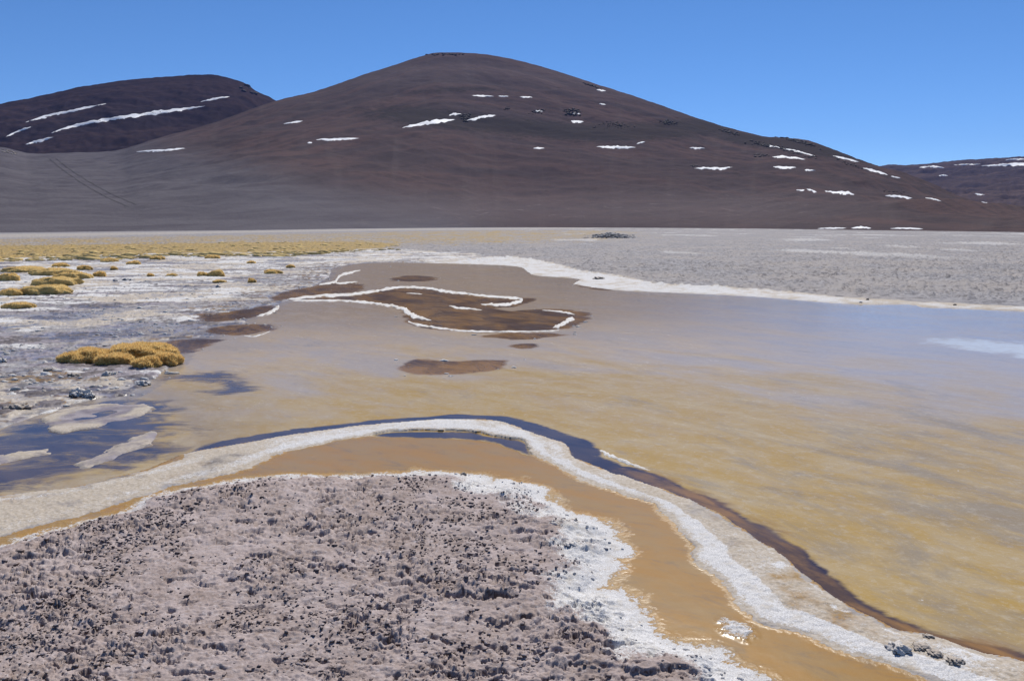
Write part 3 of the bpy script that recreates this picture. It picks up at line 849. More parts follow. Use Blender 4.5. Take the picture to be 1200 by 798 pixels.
RIB = [
    ([(333, 351, 2.0), (375, 347, 2.4), (410, 345, 2.4), (440, 341, 2.2), (465, 337, 2.0), (490, 337, 1.4), (510, 339, 1.6), (522, 341.5, 2.0), (545, 344, 1.4), (570, 347, 1.5), (600, 349, 1.6), (612, 351, 1.8), (602, 355, 2.2), (585, 357, 2.4), (562, 356.5, 1.8)], 0.035, 'long white salt ribbon along the far rim of the brown pool'),
    ([(340, 352, 1.4), (365, 352.5, 1.5), (400, 352.5, 1.5), (430, 354.5, 1.8), (452, 357.5, 2.0), (470, 361, 2.4), (478, 366, 3.8), (487, 371, 3.0), (507, 375.5, 1.6)], 0.035, 'white salt ribbon on the near left rim of the brown pool'),
    ([(476, 376, 2.0), (492, 381, 1.8), (515, 384.5, 1.8), (540, 387.5, 1.4), (575, 388.5, 1.2), (610, 388.6, 1.0), (640, 388, 0.9), (660, 387, 0.8)], 0.025, 'thin white salt line on the near rim of the brown pool'),
    ([(634, 363.5, 0.7), (650, 364.5, 1.0), (664, 366.5, 1.4), (675, 369, 1.4)], 0.025, 'short white salt bar at the far right of the brown pool'),
    ([(647, 384.5, 2.0), (657, 380.5, 2.6), (668, 374.5, 3.6), (674, 374.5, 2.6)], 0.035, 'bow shaped white salt bar at the right end of the brown pool'),
    ([(525, 358, 1.8), (537, 360.8, 1.6), (552, 362, 1.3), (568, 364, 1.0)], 0.025, 'slim white salt bar inside the brown pool'),
    ([(474, 343.5, 0.6), (486, 344, 0.9), (498, 345, 0.9)], 0.02, 'tiny white salt dash inside the far part of the brown pool'),
    ([(372, 334, 1.6), (392, 330, 1.8), (398, 324, 1.8), (412, 319, 1.6), (424, 316.5, 1.2)], 0.03, 'angled white salt ribbon behind the brown shallows'),
    ([(392, 332, 1.4), (405, 331.5, 1.4), (420, 330, 1.0)], 0.03, 'stubby white salt ribbon below the angled one'),
    ([(692, 337, 1.2), (700, 335.5, 2.0), (712, 336.5, 1.3)], 0.03, 'small white salt islet in the brown shore notch'),
    ([(670, 334, 0.9), (680, 331.2, 0.9), (700, 329.5, 0.8)], 0.02, 'thin white salt lip round the brown shore notch'),
    ([(300, 371, 1.6), (312, 368, 2.2), (324, 362, 3.2), (327, 357.5, 2.2)], 0.035, 'white salt bar hooking round the left shore pool'),
    ([(283, 393, 1.2), (300, 394, 0.9), (322, 386, 0.7)], 0.02, 'faint white salt lip under the flat brown pool'),
    ([(700, 526, 2.2), (712, 532, 3.2), (730, 540, 2.6), (748, 547, 2.0), (765, 552, 1.2)], 0.022, 'sparkling white salt streak just outside the brine channel'),
    ([(738, 594, 1.2), (757, 600, 2.2), (772, 607, 2.4), (784, 616, 2.0)], 0.018, 'loose white salt crumbs in mud beside the ridge'),
    ([(922, 750, 3.0), (934, 751, 4.0), (943, 754, 2.0)], 0.016, 'small white salt tuft in the orange mud below the ridge'),
    ([(0, 463, 5), (25, 459, 5), (48, 457, 3), (58, 456.5, 1.5)], 0.04, 'thick white salt bank at the left edge of the picture'),
    ([(40, 487, 1.5), (55, 483, 1.8), (70, 480, 1.2)], 0.025, 'narrow white salt bar left of the silt island'),
]
for i, (pts, h, lb) in enumerate(RIB):
    ribbon('salt_ribbon', pts, h, lb, i)

# ------------------------------------------------------------------ hills
class Hill:
    def __init__(self, name, prof, foot, ridge, mat, label, amp, seed, power=1.35, na=460, ns=150, fan=None, back=0.45, bench=0.0):
        pr = np.array(prof, float)
        uu = np.linspace(pr[0, 0], pr[-1, 0], na)
        sm = smooth_open(pr, 10)
        o = np.argsort(sm[:, 0])
        vv = np.interp(uu, sm[o, 0], sm[o, 1])
        self.a, e = angles(uu, vv)
        F = np.interp(uu, *np.array(foot, float).T)
        R = np.interp(uu, *np.array(ridge, float).T)
        k = np.ones(41) / 41
        F = np.convolve(np.pad(F, 20, 'edge'), k, 'valid')
        R = np.convolve(np.pad(R, 20, 'edge'), k, 'valid')
        zr = CAMH + R * np.tan(e)
        s = np.concatenate([np.linspace(0, 1, ns), np.linspace(1.01, 1.5, 24)])
        S, A = np.meshgrid(s, self.a)
        Dm = F[:, None] + (R - F)[:, None] * S
        g = np.where(S <= 1, np.clip(S, 0, 1) ** power, 1 - back * (np.clip(S - 1, 0, 9)) ** 1.5 * 2)
        Xh, Yh = Dm * np.sin(A), Dm * np.cos(A)
        Zh = zr[:, None] * g
        # worn benches and gullies
        L = 0.004
        rel = fbm(Xh * L, Yh * L, 5, seed) * 1.0 + 0.35 * (1 - 2 * np.abs(fbm(Xh * L * 2.5, Yh * L * 2.5, 5, seed + 9)))
        env = np.clip(S / 0.25, 0, 1) * np.where(S < 1, 0.22 + 0.78 * np.clip((1 - S) / 0.15, 0, 1), 0.22)
        if bench:
            ph = g * 5.5 + 0.35 * fbm(A * 7, S * 2, 3, seed + 5)
            Zh += zr[:, None] * bench * np.sin(ph * 2 * math.pi) * env * np.clip((S - 0.3) / 0.2, 0, 1)
        Zh += amp * rel * env + 0.12 * amp * fbm(Xh * 0.03, Yh * 0.03, 4, seed + 3) * np.clip(S / 0.1, 0, 1)
        Zh[:, 0] -= 3.0
        Zh -= 0.6 * (1 - np.clip(S / 0.02, 0, 1))
        self.P = np.stack([Xh, Yh, Zh], -1)
        self.E = np.maximum.accumulate(np.arctan2(Zh - CAMH, Dm)[:, :ns], 1)
        self.s, self.ns, self.name = s, ns, name
        strata = np.stack([A * 3.0, S + 0.0 * A, 0 * A, 0 * A + 1], -1)
        cov = np.zeros(A.shape + (4,))
        if fan is not None:
            us_ = CX + FPX * np.tan(A) * 1.0
            vs_ = HORIZON - FPX * np.tan(np.arctan2(Zh - CAMH, Dm))
            cov[..., 0], cov[..., 1], cov[..., 2] = fan(us_, vs_, S, A)
        n, m = A.shape
        self.obj = tag(mesh_obj(name, self.P.reshape(-1, 3), grid_faces(n, m), mat, attrs={'strata': strata.reshape(-1, 4), 'cover': cov.reshape(-1, 4)}), label, 'hill', None, 'structure')
    def hit(self, u, v):
        """points of the slope seen along sight lines"""
        a, e = angles(u, v)
        a, e = np.atleast_1d(a), np.atleast_1d(e)
        f = np.clip((a - self.a[0]) / (self.a[-1] - self.a[0]), 0, 1)
        fi = np.interp(a, self.a, np.arange(len(self.a)))
        i0 = np.clip(fi.astype(int), 0, len(self.a) - 2)
        w = fi - i0
        out = np.zeros((len(a), 3))
        for k in range(len(a)):
            r = 0
            for col, ww in ((i0[k], 1 - w[k]), (i0[k] + 1, w[k])):
                E = self.E[col] + np.arange(self.ns) * 1e-9
                t = np.interp(e[k], E, np.arange(self.ns))
                j = min(int(t), self.ns - 2)
                r = r + ww * (self.P[col, j] * (1 - t + j) + self.P[col, j + 1] * (t - j))
            out[k] = r
        return out

def fan_main(u, v, S, A):
    # grey gravel apron on the lower left, rubble belts, pale dust and painted-on haze low on the slope
    lim = np.interp(u, [-400, 0, 160, 300, 450, 600, 750], [150, 150, 168, 195, 225, 246, 262])
    fan = np.clip((v - lim) / 75.0 + 0.45, 0, 1) * np.clip((720 - u) / 200, 0, 1)
    belt = np.exp(-((v - (150 + 0.012 * (u - 600) + 9 * np.sin(u / 90))) / 15.0) ** 2) * np.clip((u - 330) / 160, 0, 1)
    belt = np.maximum(belt, np.exp(-((v - (168 + 0.16 * (u - 850))) / 10.0) ** 2) * np.clip((u - 780) / 80, 0, 1))
    belt = np.maximum(belt, 0.8 * np.exp(-((v - (112 + 0.0009 * (u - 560) ** 2)) / 5.0) ** 2) * np.clip(1 - np.abs(u - 540) / 260, 0, 1))
    pale = np.exp(-((v - 246) / 20.0) ** 2) * np.clip((u - 350) / 200, 0, 1) * np.clip((1080 - u) / 200, 0, 1)
    pale = np.maximum(pale, 0.55 * np.exp(-((v - (92 + 0.0006 * (u - 545) ** 2)) / 14.0) ** 2) * np.clip((u - 250) / 200, 0, 1) * np.clip((860 - u) / 200, 0, 1))
    return fan, np.clip(belt, 0, 1) * 0.78, pale

left_hill = Hill('hill', [(-420, 190), (-200, 160), (-60, 136), (0, 122), (40, 114), (100, 102), (150, 94), (200, 90), (240, 88), (262, 90), (282, 96), (292, 101), (300, 107), (322, 118), (360, 140), (420, 175), (520, 230)],
                 [(-420, 1500), (520, 1900)], [(-420, 3000), (0, 3300), (240, 3500), (520, 3000)], M_HILL2, 'dark purple flat topped hill far left with long snow streaks', 26, 301, 1.15)
right_hill = Hill('hill', [(880, 240), (960, 212), (1035, 195), (1060, 194.5), (1085, 193), (1130, 188), (1160, 186.5), (1200, 184), (1300, 178), (1420, 172), (1600, 180)],
                  [(880, 2600), (1600, 2600)], [(880, 5200), (1600, 6000)], M_HILL3, 'distant violet hill with snow strips at the far right', 40, 302, 1.1)
main_hill = Hill('hill', [(-700, 196), (-400, 185), (-200, 176), (-40, 172), (0, 173), (24, 178), (45, 180), (130, 177.5), (160, 170), (200, 158.5), (240, 148), (280, 134), (322, 119.5), (380, 104), (430, 87), (470, 74), (500, 65),
                          (515, 62.5), (545, 62.5), (575, 65), (620, 74.5), (660, 86), (700, 99), (740, 112), (780, 126), (820, 140), (860, 152), (895, 160), (915, 161.5), (945, 165), (970, 173), (1000, 185),
                          (1040, 199), (1080, 215), (1120, 230), (1160, 243), (1200, 255), (1225, 262), (1260, 268), (1320, 271)],
                 [(-700, 170), (0, 195), (300, 260), (450, 420), (600, 620), (800, 470), (1000, 280), (1200, 215), (1320, 205)],
                 [(-700, 1100), (0, 1250), (300, 1700), (540, 2500), (800, 1900), (1000, 1300), (1200, 640), (1320, 260)],
                 M_HILL, 'broad brown volcanic hill rising behind the salt plain', 10, 300, 1.32, 900, 200, fan_main, 0.45, 0.006)

# ------------------------------------------------------------------ snow on the slopes
def snow(hill, pts, label, seed, thick=None):
    p = smooth_open(np.array(pts, float), 8)
    n = len(p)
    t = np.gradient(p[:, :2], axis=0)
    t /= np.maximum(np.linalg.norm(t, axis=1, keepdims=True), 1e-9)
    nrm = np.stack([-t[:, 1], t[:, 0]], 1)
    ks = np.linspace(-1, 1, 7)
    taper = np.sqrt(np.clip(np.minimum(np.arange(n), np.arange(n)[::-1]) / max(2.0, n / 5), 0.03, 1))
    rows = []
    for k in ks:
        rag = 1 + 2.0 * fbm(p[:, 0] * 0.19 + 3.1 * seed + np.sign(k) * 5, p[:, 1] * 0.2 + 1.7 * seed, 4, 400 + seed, 0.7)
        q = p[:, :2] + nrm * (k * 0.62 * p[:, 2] * taper * np.clip(rag, 0.03, 2.4))[:, None]
        w = hill.hit(q[:, 0], q[:, 1])
        dist = np.linalg.norm(w, axis=1)
        hgt = dist * 0.0006 * math.sqrt(max(0, 1 - k * k)) * taper - 0.0001 * dist
        w = w + np.stack([-w[:, 0] / dist * 0.35 * hgt, -w[:, 1] / dist * 0.35 * hgt, hgt], 1)
        rows.append(w)
    o = mesh_obj('snow_patch', np.array(rows).reshape(-1, 3), grid_faces(len(ks), n), M_SNOW)
    return tag(o, label, 'snow patch', 'snow patches on the hills')

L_, M_, R_ = left_hill, main_hill, right_hill
SNOW = [
    (L_, [(30, 143.5, 1.5), (60, 135, 2.2), (90, 129, 2), (125, 121.5, 1.3)], 'long upper snow streak across the dark left hill'),
    (L_, [(7, 160.5, 1.2), (22, 154, 1.6), (38, 148.5, 1.2)], 'short snow streak nearest the left edge of the dark hill'),
    (L_, [(30, 169.5, 1.5), (46, 165, 2), (63, 161, 1.3)], 'lowest short snow streak on the dark left hill'),
    (L_, [(58, 157, 1.6), (80, 149.5, 2.2), (110, 143, 2.8), (150, 137, 3.4), (185, 132, 3), (212, 128.5, 2.6), (240, 124.5, 2)], 'longest snow band crossing the dark left hill'),
    (L_, [(235, 119.5, 1.5), (252, 116, 1.9), (269, 113.5, 1)], 'thin snow strip near the blunt end of the left hill'),
    (M_, [(160, 178, 1.2), (190, 176.5, 1.8), (218, 174, 1.2)], 'snow strip low on the left shoulder of the brown hill'),
    (M_, [(332, 145.5, 1), (345, 143.5, 1.4), (355, 142, 0.8)], 'small slanted snow dash high on the left flank of brown hill'),
    (M_, [(370, 164, 1.8), (395, 163.5, 2.2), (421, 162.3, 1.3)], 'level snow strip on the left flank of the brown hill'),
    (M_, [(360, 168, 0.8), (363, 167.5, 1.1), (366, 167.5, 0.6)], 'snow speck just left of the level strip on the flank'),
    (M_, [(471, 150, 1.2), (490, 146, 3), (512, 142.5, 3.4), (534, 140.5, 2.4)], 'largest white snow field on the brown hill under the summit'),
    (M_, [(526, 135.5, 1.2), (533, 134, 2), (541, 134, 1.2)], 'small snow spot just above the largest snow field'),
    (M_, [(547, 141.5, 1.6), (560, 138.5, 3), (570, 136.5, 2.4), (581, 135.5, 1.4)], 'ragged snow field right of the largest one'),
    (M_, [(553, 112.2, 0.9), (566, 112.8, 1.4), (579, 113.2, 0.8)], 'highest snow strip below the summit'),
    (M_, [(584, 113, 0.8), (590, 113.2, 1.1), (596, 113.2, 0.6)], 'snow speck right of the highest strip'),
    (M_, [(609, 114, 0.8), (617, 114.3, 1.2), (624, 114.5, 0.6)], 'rightmost of the three snow strips below the summit'),
    (M_, [(626, 130, 1), (631, 130.5, 1.7), (636, 131, 0.9)], 'small snow spot among dark rocks right of the ragged field'),
    (M_, [(669, 142, 1.5), (676, 143, 2.6), (684, 143, 1.2)], 'snow spot under the black boulders right of centre'),
    (M_, [(671, 133.5, 0.9), (676, 133, 1.4), (680, 134, 0.8)], 'snow speck among the black boulders right of centre'),
    (M_, [(625, 174, 0.9), (631, 174.3, 1.3), (638, 174, 0.8)], 'lone snow dash in the middle of the brown slope'),
    (M_, [(699, 172, 1.4), (715, 172.8, 2.4), (732, 173, 2.2), (745, 173, 1)], 'bright level snow strip right of the slope centre'),
    (M_, [(746, 169, 0.7), (751, 167.5, 1), (756, 166.3, 0.6)], 'tiny snow tail above the bright level strip'),
    (M_, [(699, 105.5, 0.9), (704, 106.3, 1.4), (710, 107, 0.8)], 'snow speck under the skyline rocks right of the summit'),
    (M_, [(702, 122, 0.7), (706, 122.5, 1), (710, 123, 0.6)], 'faint snow speck below the skyline rocks'),
    (M_, [(808, 173.5, 1), (816, 174, 1.8), (826, 174, 1)], 'small oval snow spot on the right flank'),
    (M_, [(814, 197.5, 1.2), (830, 197.5, 2.2), (845, 197.8, 2.6), (858, 196, 1.6)], 'wide snow patch on the right flank below the oval spot'),
    (M_, [(905, 184, 1.2), (922, 184.5, 2.2), (944, 187, 1.4)], 'long snow strip under the dark rocks of the right ridge'),
    (M_, [(906, 195.5, 1.4), (920, 196.8, 2.2), (933, 196.5, 1.4)], 'snow strip below the long one on the right ridge'),
    (M_, [(899, 170.5, 1), (906, 172, 1.8), (914, 173.5, 1)], 'small snow strip high on the right ridge'),
    (M_, [(917, 174.5, 0.8), (930, 176.5, 1.4), (943, 180, 1.3), (955, 183, 0.8)], 'thin dotted snow line along the right ridge'),
    (M_, [(943, 199.5, 0.9), (949, 200, 1.4), (956, 200, 0.8)], 'snow dash right of the lower strip on the right ridge'),
    (M_, [(976, 182.8, 0.9), (990, 186, 1.5), (1007, 190, 0.9)], 'snow line on the skyline of the right ridge'),
    (M_, [(1010, 197, 1), (1025, 200.5, 2), (1040, 205, 1.2)], 'lower snow line close to the right skyline'),
    (M_, [(1044, 206.8, 0.8), (1050, 208, 1.1), (1056, 209.5, 0.6)], 'snow speck at the lower end of the skyline snow'),
    (M_, [(933, 223, 0.9), (938, 223, 1.4), (943, 223, 0.8)], 'snow speck low on the right slope, leftmost of its row'),
    (M_, [(945, 221.5, 0.9), (951, 223.5, 1.9), (957, 225.5, 0.9)], 'small snow spot second in the low row on the right'),
    (M_, [(966, 224, 1.6), (978, 225.5, 2.8), (990, 226, 3.2), (1001, 228, 1.4)], 'biggest snow patch of the low row on the right slope'),
    (M_, [(1037, 229.5, 1.4), (1052, 230.5, 2.4), (1070, 232.5, 1.6)], 'snow strip at the right end of the low row'),
    (M_, [(1084, 232, 0.7), (1093, 233.5, 1), (1103, 236, 0.8)], 'faint snow line farthest down the right ridge'),
    (M_, [(958, 268, 0.6), (975, 267.7, 1.3), (992, 267.5, 0.7)], 'snow strip at the hill foot, leftmost of three'),
    (M_, [(997, 267.5, 1), (1010, 266.6, 1.9), (1021, 267.5, 0.9)], 'thick snow strip at the hill foot, middle of three'),
    (M_, [(1043, 268, 0.7), (1062, 267.8, 1.3), (1082, 268.5, 0.7)], 'snow strip at the hill foot, rightmost of three'),
    (R_, [(1077, 196.5, 1), (1092, 195.5, 1.8), (1107, 197, 1)], 'leftmost snow strip on the distant violet hill'),
    (R_, [(1100, 206, 0.8), (1105, 206, 1.4), (1111, 206, 0.8)], 'snow speck under the leftmost strip of the violet hill'),
    (R_, [(1117, 193.5, 0.7), (1135, 193, 1.1), (1150, 192.7, 0.7)], 'thin snow line in the middle of the violet hill'),
    (R_, [(1150, 194.5, 1), (1175, 193.5, 2.2), (1200, 192.5, 2.6), (1240, 191, 1.5)], 'broad snow band at the right edge of the violet hill'),
    (R_, [(1178, 188, 0.8), (1190, 187, 1.2), (1204, 187, 0.7)], 'faint snow line just under the violet hill crest'),
    (R_, [(1150, 236.5, 1), (1157, 239.5, 2), (1164, 243, 1.2)], 'slanted snow patch low on the violet hill'),
    (R_, [(1142, 227, 0.8), (1148, 228, 1.4), (1154, 228.5, 0.8)], 'small snow spot above the slanted one on the violet hill'),
]
for i, (h, pts, lb) in enumerate(SNOW):
    snow(h, pts, lb, i)

# ------------------------------------------------------------------ rocks
def ico(sub=1):
    bm = bmesh.new()
    bmesh.ops.create_icosphere(bm, subdivisions=sub, radius=1.0)
    v_ = np.array([v.co for v in bm.verts])
    f_ = np.array([[v.index for v in f.verts] for f in bm.faces])
    bm.free()
    return v_, f_
ICO1, ICO2, ICO3 = ico(1), ico(2), ico(4)

def lump_verts(base, seed, amt=0.35, freq=1.3):
    r = np.random.default_rng(seed)
    v = base.copy()
    n = fbm(v[:, 0] * freq + v[:, 2] * 0.7 + seed * 3.1, v[:, 1] * freq - v[:, 2] * 0.9 + seed, 4, seed % 97)
    n2_ = np.abs(fbm(v[:, 2] * freq * 1.5 + seed, v[:, 0] * freq * 1.5 - v[:, 1], 3, seed % 89 + 3))
    return v * (1 + amt * n - amt * 0.6 * n2_)[:, None]

def rock_cluster(centres, sizes, seed, base=ICO1):
    vv, ff, off = [], [], 0
    r = np.random.default_rng(seed)
    for c, s in zip(centres, sizes):
        v = lump_verts(base[0], int(r.integers(1, 9999)), 0.5)
        a = r.uniform(0, 6.28)
        v = v * np.array([s * r.uniform(0.8, 1.5), s * r.uniform(0.8, 1.4), s * r.uniform(0.45, 0.8)])
        v = np.stack([v[:, 0] * math.cos(a) - v[:, 1] * math.sin(a), v[:, 0] * math.sin(a) + v[:, 1] * math.cos(a), v[:, 2]], 1)
        vv.append(v + c)
        ff.append(base[1] + off)
        off += len(v)
    return np.vstack(vv), np.vstack(ff)

def boulders(name, v_, f_, mat, label, cat, group=None):
    e = bpy.data.objects.new(name, None)
    COL.objects.link(e)
    c = v_.mean(0)
    e.location = c
    tag(e, label, cat, group)
    tag(mesh_obj('boulders', v_ - c, f_, mat, e, smooth=False), kind='stuff')

OUTC = [  # centre u, v, half width, half height, slope, rocks, size in picture units, label
    (522, 64.5, 22, 1.0, 0.0, 40, 1.2, 'black rocks along the very summit of the brown hill'),
    (694, 101.5, 10, 1.6, 0.30, 40, 1.2, 'black rock outcrop on the skyline right of the summit'),
    (545, 138, 6, 5, 0.0, 40, 1.3, 'black boulders between the two central snow fields'),
    (594, 128, 3, 2, 0.0, 12, 1.0, 'lone black boulder pile right of the ragged snow field'),
    (630, 131.5, 10, 3, 0.0, 30, 1.1, 'black boulders round the small snow spot'),
    (671, 132, 9, 4, 0.0, 60, 1.4, 'largest cluster of black boulders right of centre'),
    (720, 147, 24, 4, 0.05, 60, 1.0, 'loose black boulders trailing right below the skyline'),
    (783, 144, 10, 2.5, 0.10, 40, 1.3, 'black boulders at the right end of the boulder belt'),
    (852, 155, 13, 2.5, 0.22, 50, 1.3, 'black rocks on the upper right ridge'),
    (935, 166, 26, 2.2, 0.30, 90, 1.4, 'long black lava outcrop on the right skyline'),
    (895, 170, 22, 2.5, 0.12, 70, 1.2, 'black rocks above the thin snow strip on the right ridge'),
    (930, 178, 26, 2.5, 0.28, 60, 1.0, 'black rocks beside the dotted snow line'),
    (895, 183, 12, 1.6, 0.05, 25, 1.1, 'black rocks left of the long right snow strip'),
    (812, 195, 6, 1.3, 0.0, 12, 1.0, 'few black rocks left of the wide right snow patch'),
    (1000, 194, 18, 1.8, 0.32, 30, 0.9, 'scattered black rocks below the right skyline snow'),
    (1050, 226, 14, 2.0, 0.10, 20, 0.9, 'black rocks above the low right snow strip'),
]
for i, (u, v, hw, hh, sl_, nrk, sz, lb) in enumerate(OUTC):
    r = np.random.default_rng(500 + i)
    uu = u + hw * np.clip(r.normal(0, 0.5, nrk), -1, 1)
    vv = v + sl_ * (uu - u) + hh * np.clip(r.normal(0, 0.5, nrk), -1, 1)
    pts = main_hill.hit(uu, vv)
    px = np.linalg.norm(pts, axis=1) / FPX
    v_, f_ = rock_cluster(pts, px * sz * 1.35 * r.uniform(0.4, 1.2, nrk), 600 + i)
    boulders('rock_outcrop', v_, f_, M_OUT, lb, 'rocks', 'black rock outcrops on the brown hill')
r = np.random.default_rng(77)
uu = np.array([288, 292, 287, 295, 283, 299]) + r.uniform(-2, 2, 6)
pts = left_hill.hit(uu, np.array([101, 104, 107, 109, 104, 110.0]))
v_, f_ = rock_cluster(pts, 10 * r.uniform(0.6, 1.3, 6), 701)
boulders('rock_outcrop', v_, f_, M_OUT, 'dark crag at the blunt right end of the left hill', 'rocks')
uu = r.uniform(-30, 20, 60); vv = np.interp(uu, [-30, 20], [171, 178]) + r.uniform(0, 3.5, 60)
pts = main_hill.hit(uu, vv)
v_, f_ = rock_cluster(pts, 1.3 * r.uniform(0.5, 1.6, 60), 702)
boulders('rubble_heap', v_, f_, M_STONE, 'pale rubble heap on the apron crest at the left edge', 'rubble')
# dark rubble mound on the plain
nrk = 420
uu = np.clip(r.normal(716, 15, nrk), 684, 750); vv = 278.5 + r.uniform(-2.2, 1.6, nrk)
gx, gy = ground(uu, vv)
hz = 0.5 * np.exp(-((uu - 716) / 17) ** 2)
pts = np.stack([gx, gy, hz * r.uniform(0.1, 1, nrk)], 1)
v_, f_ = rock_cluster(pts, r.uniform(0.08, 0.27, nrk), 703)
M_RUB = mat_rock('grey_rubble', (0.20, 0.185, 0.18), (0.30, 0.28, 0.27), (0.38, 0.36, 0.345), 0.5)
boulders('rubble_heap', v_, f_, M_RUB, 'low heap of dark grey rubble out on the far plain', 'rubble')

# wheel tracks up the grey apron
def track(pts, label, wpx=0.55):
    p = smooth_open(np.array(pts, float), 16)
    t = np.gradient(p, axis=0); t /= np.linalg.norm(t, axis=1, keepdims=True)
    nrm = np.stack([-t[:, 1], t[:, 0]], 1)
    rows = []
    for k in (-1, 0, 1):
        q = p + nrm * (k * wpx * (0.8 + 0.5 * gnoise(p[:, 1] * 0.2, p[:, 0] * 0.2, 5)))[:, None]
        w = main_hill.hit(q[:, 0], q[:, 1])
        w[:, 2] += np.linalg.norm(w, axis=1) * (0.00035 if k else 0.00040)
        rows.append(w)
    o = mesh_obj('wheel_track', np.array(rows).reshape(-1, 3), grid_faces(3, len(p)), M_TRACK)
    tag(o, label, 'track', None, 'structure')
track([(58, 186), (75, 200), (100, 217), (125, 231), (152, 243)], 'left wheel track climbing the grey apron')
track([(66, 186), (84, 200), (108, 215), (132, 228), (160, 240)], 'right wheel track climbing the grey apron')

def stone(u, v, wpx, hpx, mat, label, seed, cat='rock', group=None, name='rock'):
    gx, gy = ground(u, v)
    d = math.hypot(float(gx), float(gy))
    k = d / FPX
    wpx, hpx = wpx * 0.8, hpx * 0.55
    rr = np.random.default_rng(seed)
    vb = lump_verts(ICO3[0], seed, 1.0, 1.9)
    vb = vb * np.array([wpx * k * 0.5, wpx * k * rr.uniform(0.35, 0.5), hpx * k * 0.72])
    zb = ground_z(u, v)
    vb[:, 2] = np.maximum(vb[:, 2], -0.03)
    o = mesh_obj(name, vb, ICO3[1], mat, smooth=True)
    o.location = (float(gx), float(gy) + wpx * k * 0.2, max(zb, 0.0) + hpx * k * 0.12)
    return tag(o, label, cat, group)

STONES = [
    (92, 467, 26, 17, M_ROCK, 'salt capped dark rock standing in the left shallows'),
    (104, 468, 13, 9, M_ROCK, 'small salt capped rock touching the right of the larger one'),
    (124, 443, 12, 8, M_ROCK, 'small dark rock below the gold cushions'),
    (133, 442, 9, 6, M_ROCK, 'pebble sized dark rock right of the small dark rock'),
    (166, 452, 18, 9, M_ROCK, 'white crusted rock right below the gold cushions'),
    (56, 438, 14, 7, M_STONE, 'brown stone below the left gold cushion'),
    (86, 443, 16, 6, M_STONE, 'flat brown stone below the middle of the gold cushions'),
    (2, 427, 10, 9, M_ROCK, 'dark rock cut by the left edge above the salt bank'),
    (18, 481, 34, 10, M_STONE, 'tan lumpy crust block at the left edge'),
    (255, 338, 6, 5, M_ROCK, 'small dark stone alone on the white salt flat'),
    (135, 331, 7, 6, M_ROCK, 'grey stone left of the pair on the salt flat'),
    (149, 330, 13, 4, M_ROCK, 'low dark stone pair on the salt flat'),
    (1055, 769, 28, 15, M_ROCK, 'salt crusted rock on the lower end of the white ridge'),
    (1080, 766, 22, 8, M_STONE, 'flat brown stone right of the crusted rock on the ridge'),
    (1097, 774, 20, 7, M_STONE, 'brown stone farther down the ridge'),
    (1120, 784, 24, 8, M_STONE, 'last brown stone at the lower end of the ridge'),
    (1088, 751, 14, 5, M_STONE, 'small stone on the channel edge of the ridge'),
    (647, 626, 26, 9, M_ROCK, 'dark slab on the salt bloom at the crust edge'),
    (669, 652, 20, 6, M_ROCK, 'dark flat slab below the first on the crust edge'),
    (543, 563, 10, 6, M_STONE, 'small stone on the far lip of the crust'),
    (1017, 353, 4, 4, M_STONE, 'dark pebble on the far right shore'),
    (1009, 356, 4, 3, M_ROCK, 'pale pebble at the waterline of the right shore'),
    (1119, 359, 4, 3, M_STONE, 'single pebble farther right on the far shore'),
    (702, 328, 16, 5, M_STONE, 'brown crust lump on the white shore above the notch'),
]
for i, a in enumerate(STONES):
    stone(*a, 900 + i * 13)

# crumbs and clods lying on the crust: far too many to count
def crumbs_on_crust():
    r = np.random.default_rng(321)
    crust_obj = bpy.data.objects['salt_crust']
    sc_ = s_crust.reshape(NR, NC)
    n = 60000
    uu = r.uniform(-30, 900, n); vv = r.uniform(556, 830, n)
    i = np.clip(np.searchsorted(-vs, -vv), 1, NR - 1); j = np.clip(np.searchsorted(us, uu), 1, NC - 1)
    gx, gy, gz, ss = X.reshape(NR, NC)[i, j], Y.reshape(NR, NC)[i, j], ZG[i, j], sc_[i, j]
    dens = sstep(-0.15, 0.30, fbm(gx * 1.2, gy * 1.2, 3, 97) + 0.5 * fbm(gx * 5, gy * 5, 3, 301)) * (0.2 + 0.8 * sstep(0.02, 0.25, ss)) + 0.07
    area = (np.hypot(gx, gy) / 4.2) ** 3
    ok = (ss > 0.0) & (r.random(n) < 0.42 * dens * area)
    gx, gy, gz = gx[ok], gy[ok], gz[ok]
    m = len(gx)
    sz = np.minimum(0.0036 * np.exp(r.normal(0, 0.55, m)) + 0.0018, 0.010)
    forms = [lump_verts(ICO1[0], 50 + k * 7, 0.9, 1.4) for k in range(12)]
    sel = r.integers(0, 12, m)
    base = np.array(forms)[sel]
    a = r.uniform(0, 6.28, m)[:, None]
    sc3 = sz[:, None] * np.stack([r.uniform(0.9, 1.9, m), r.uniform(0.8, 1.4, m), r.uniform(0.6, 1.1, m)], 1)
    b = base * sc3[:, None, :]
    x = b[..., 0] * np.cos(a) - b[..., 1] * np.sin(a) + gx[:, None]
    y = b[..., 0] * np.sin(a) + b[..., 1] * np.cos(a) + gy[:, None]
    z = b[..., 2] + (gz + 0.15 * sz)[:, None]
    k = len(ICO1[0])
    v_ = np.stack([x, y, z], -1).reshape(-1, 3)
    f_ = (ICO1[1][None] + (np.arange(m) * k)[:, None, None]).reshape(-1, 3)
    za = np.zeros((len(v_), 4)); za[:, 3] = 1
    za[:, 0] = np.repeat(salt.reshape(NR, NC)[i[ok], j[ok]] * 0.8, k)
    tag(mesh_obj('crumbs', v_, f_, M_TER, crust_obj, smooth=False, attrs={'zone_a': za, 'zone_b': np.zeros_like(za)}), kind='stuff')
    print('crumbs', m)
crumbs_on_crust()

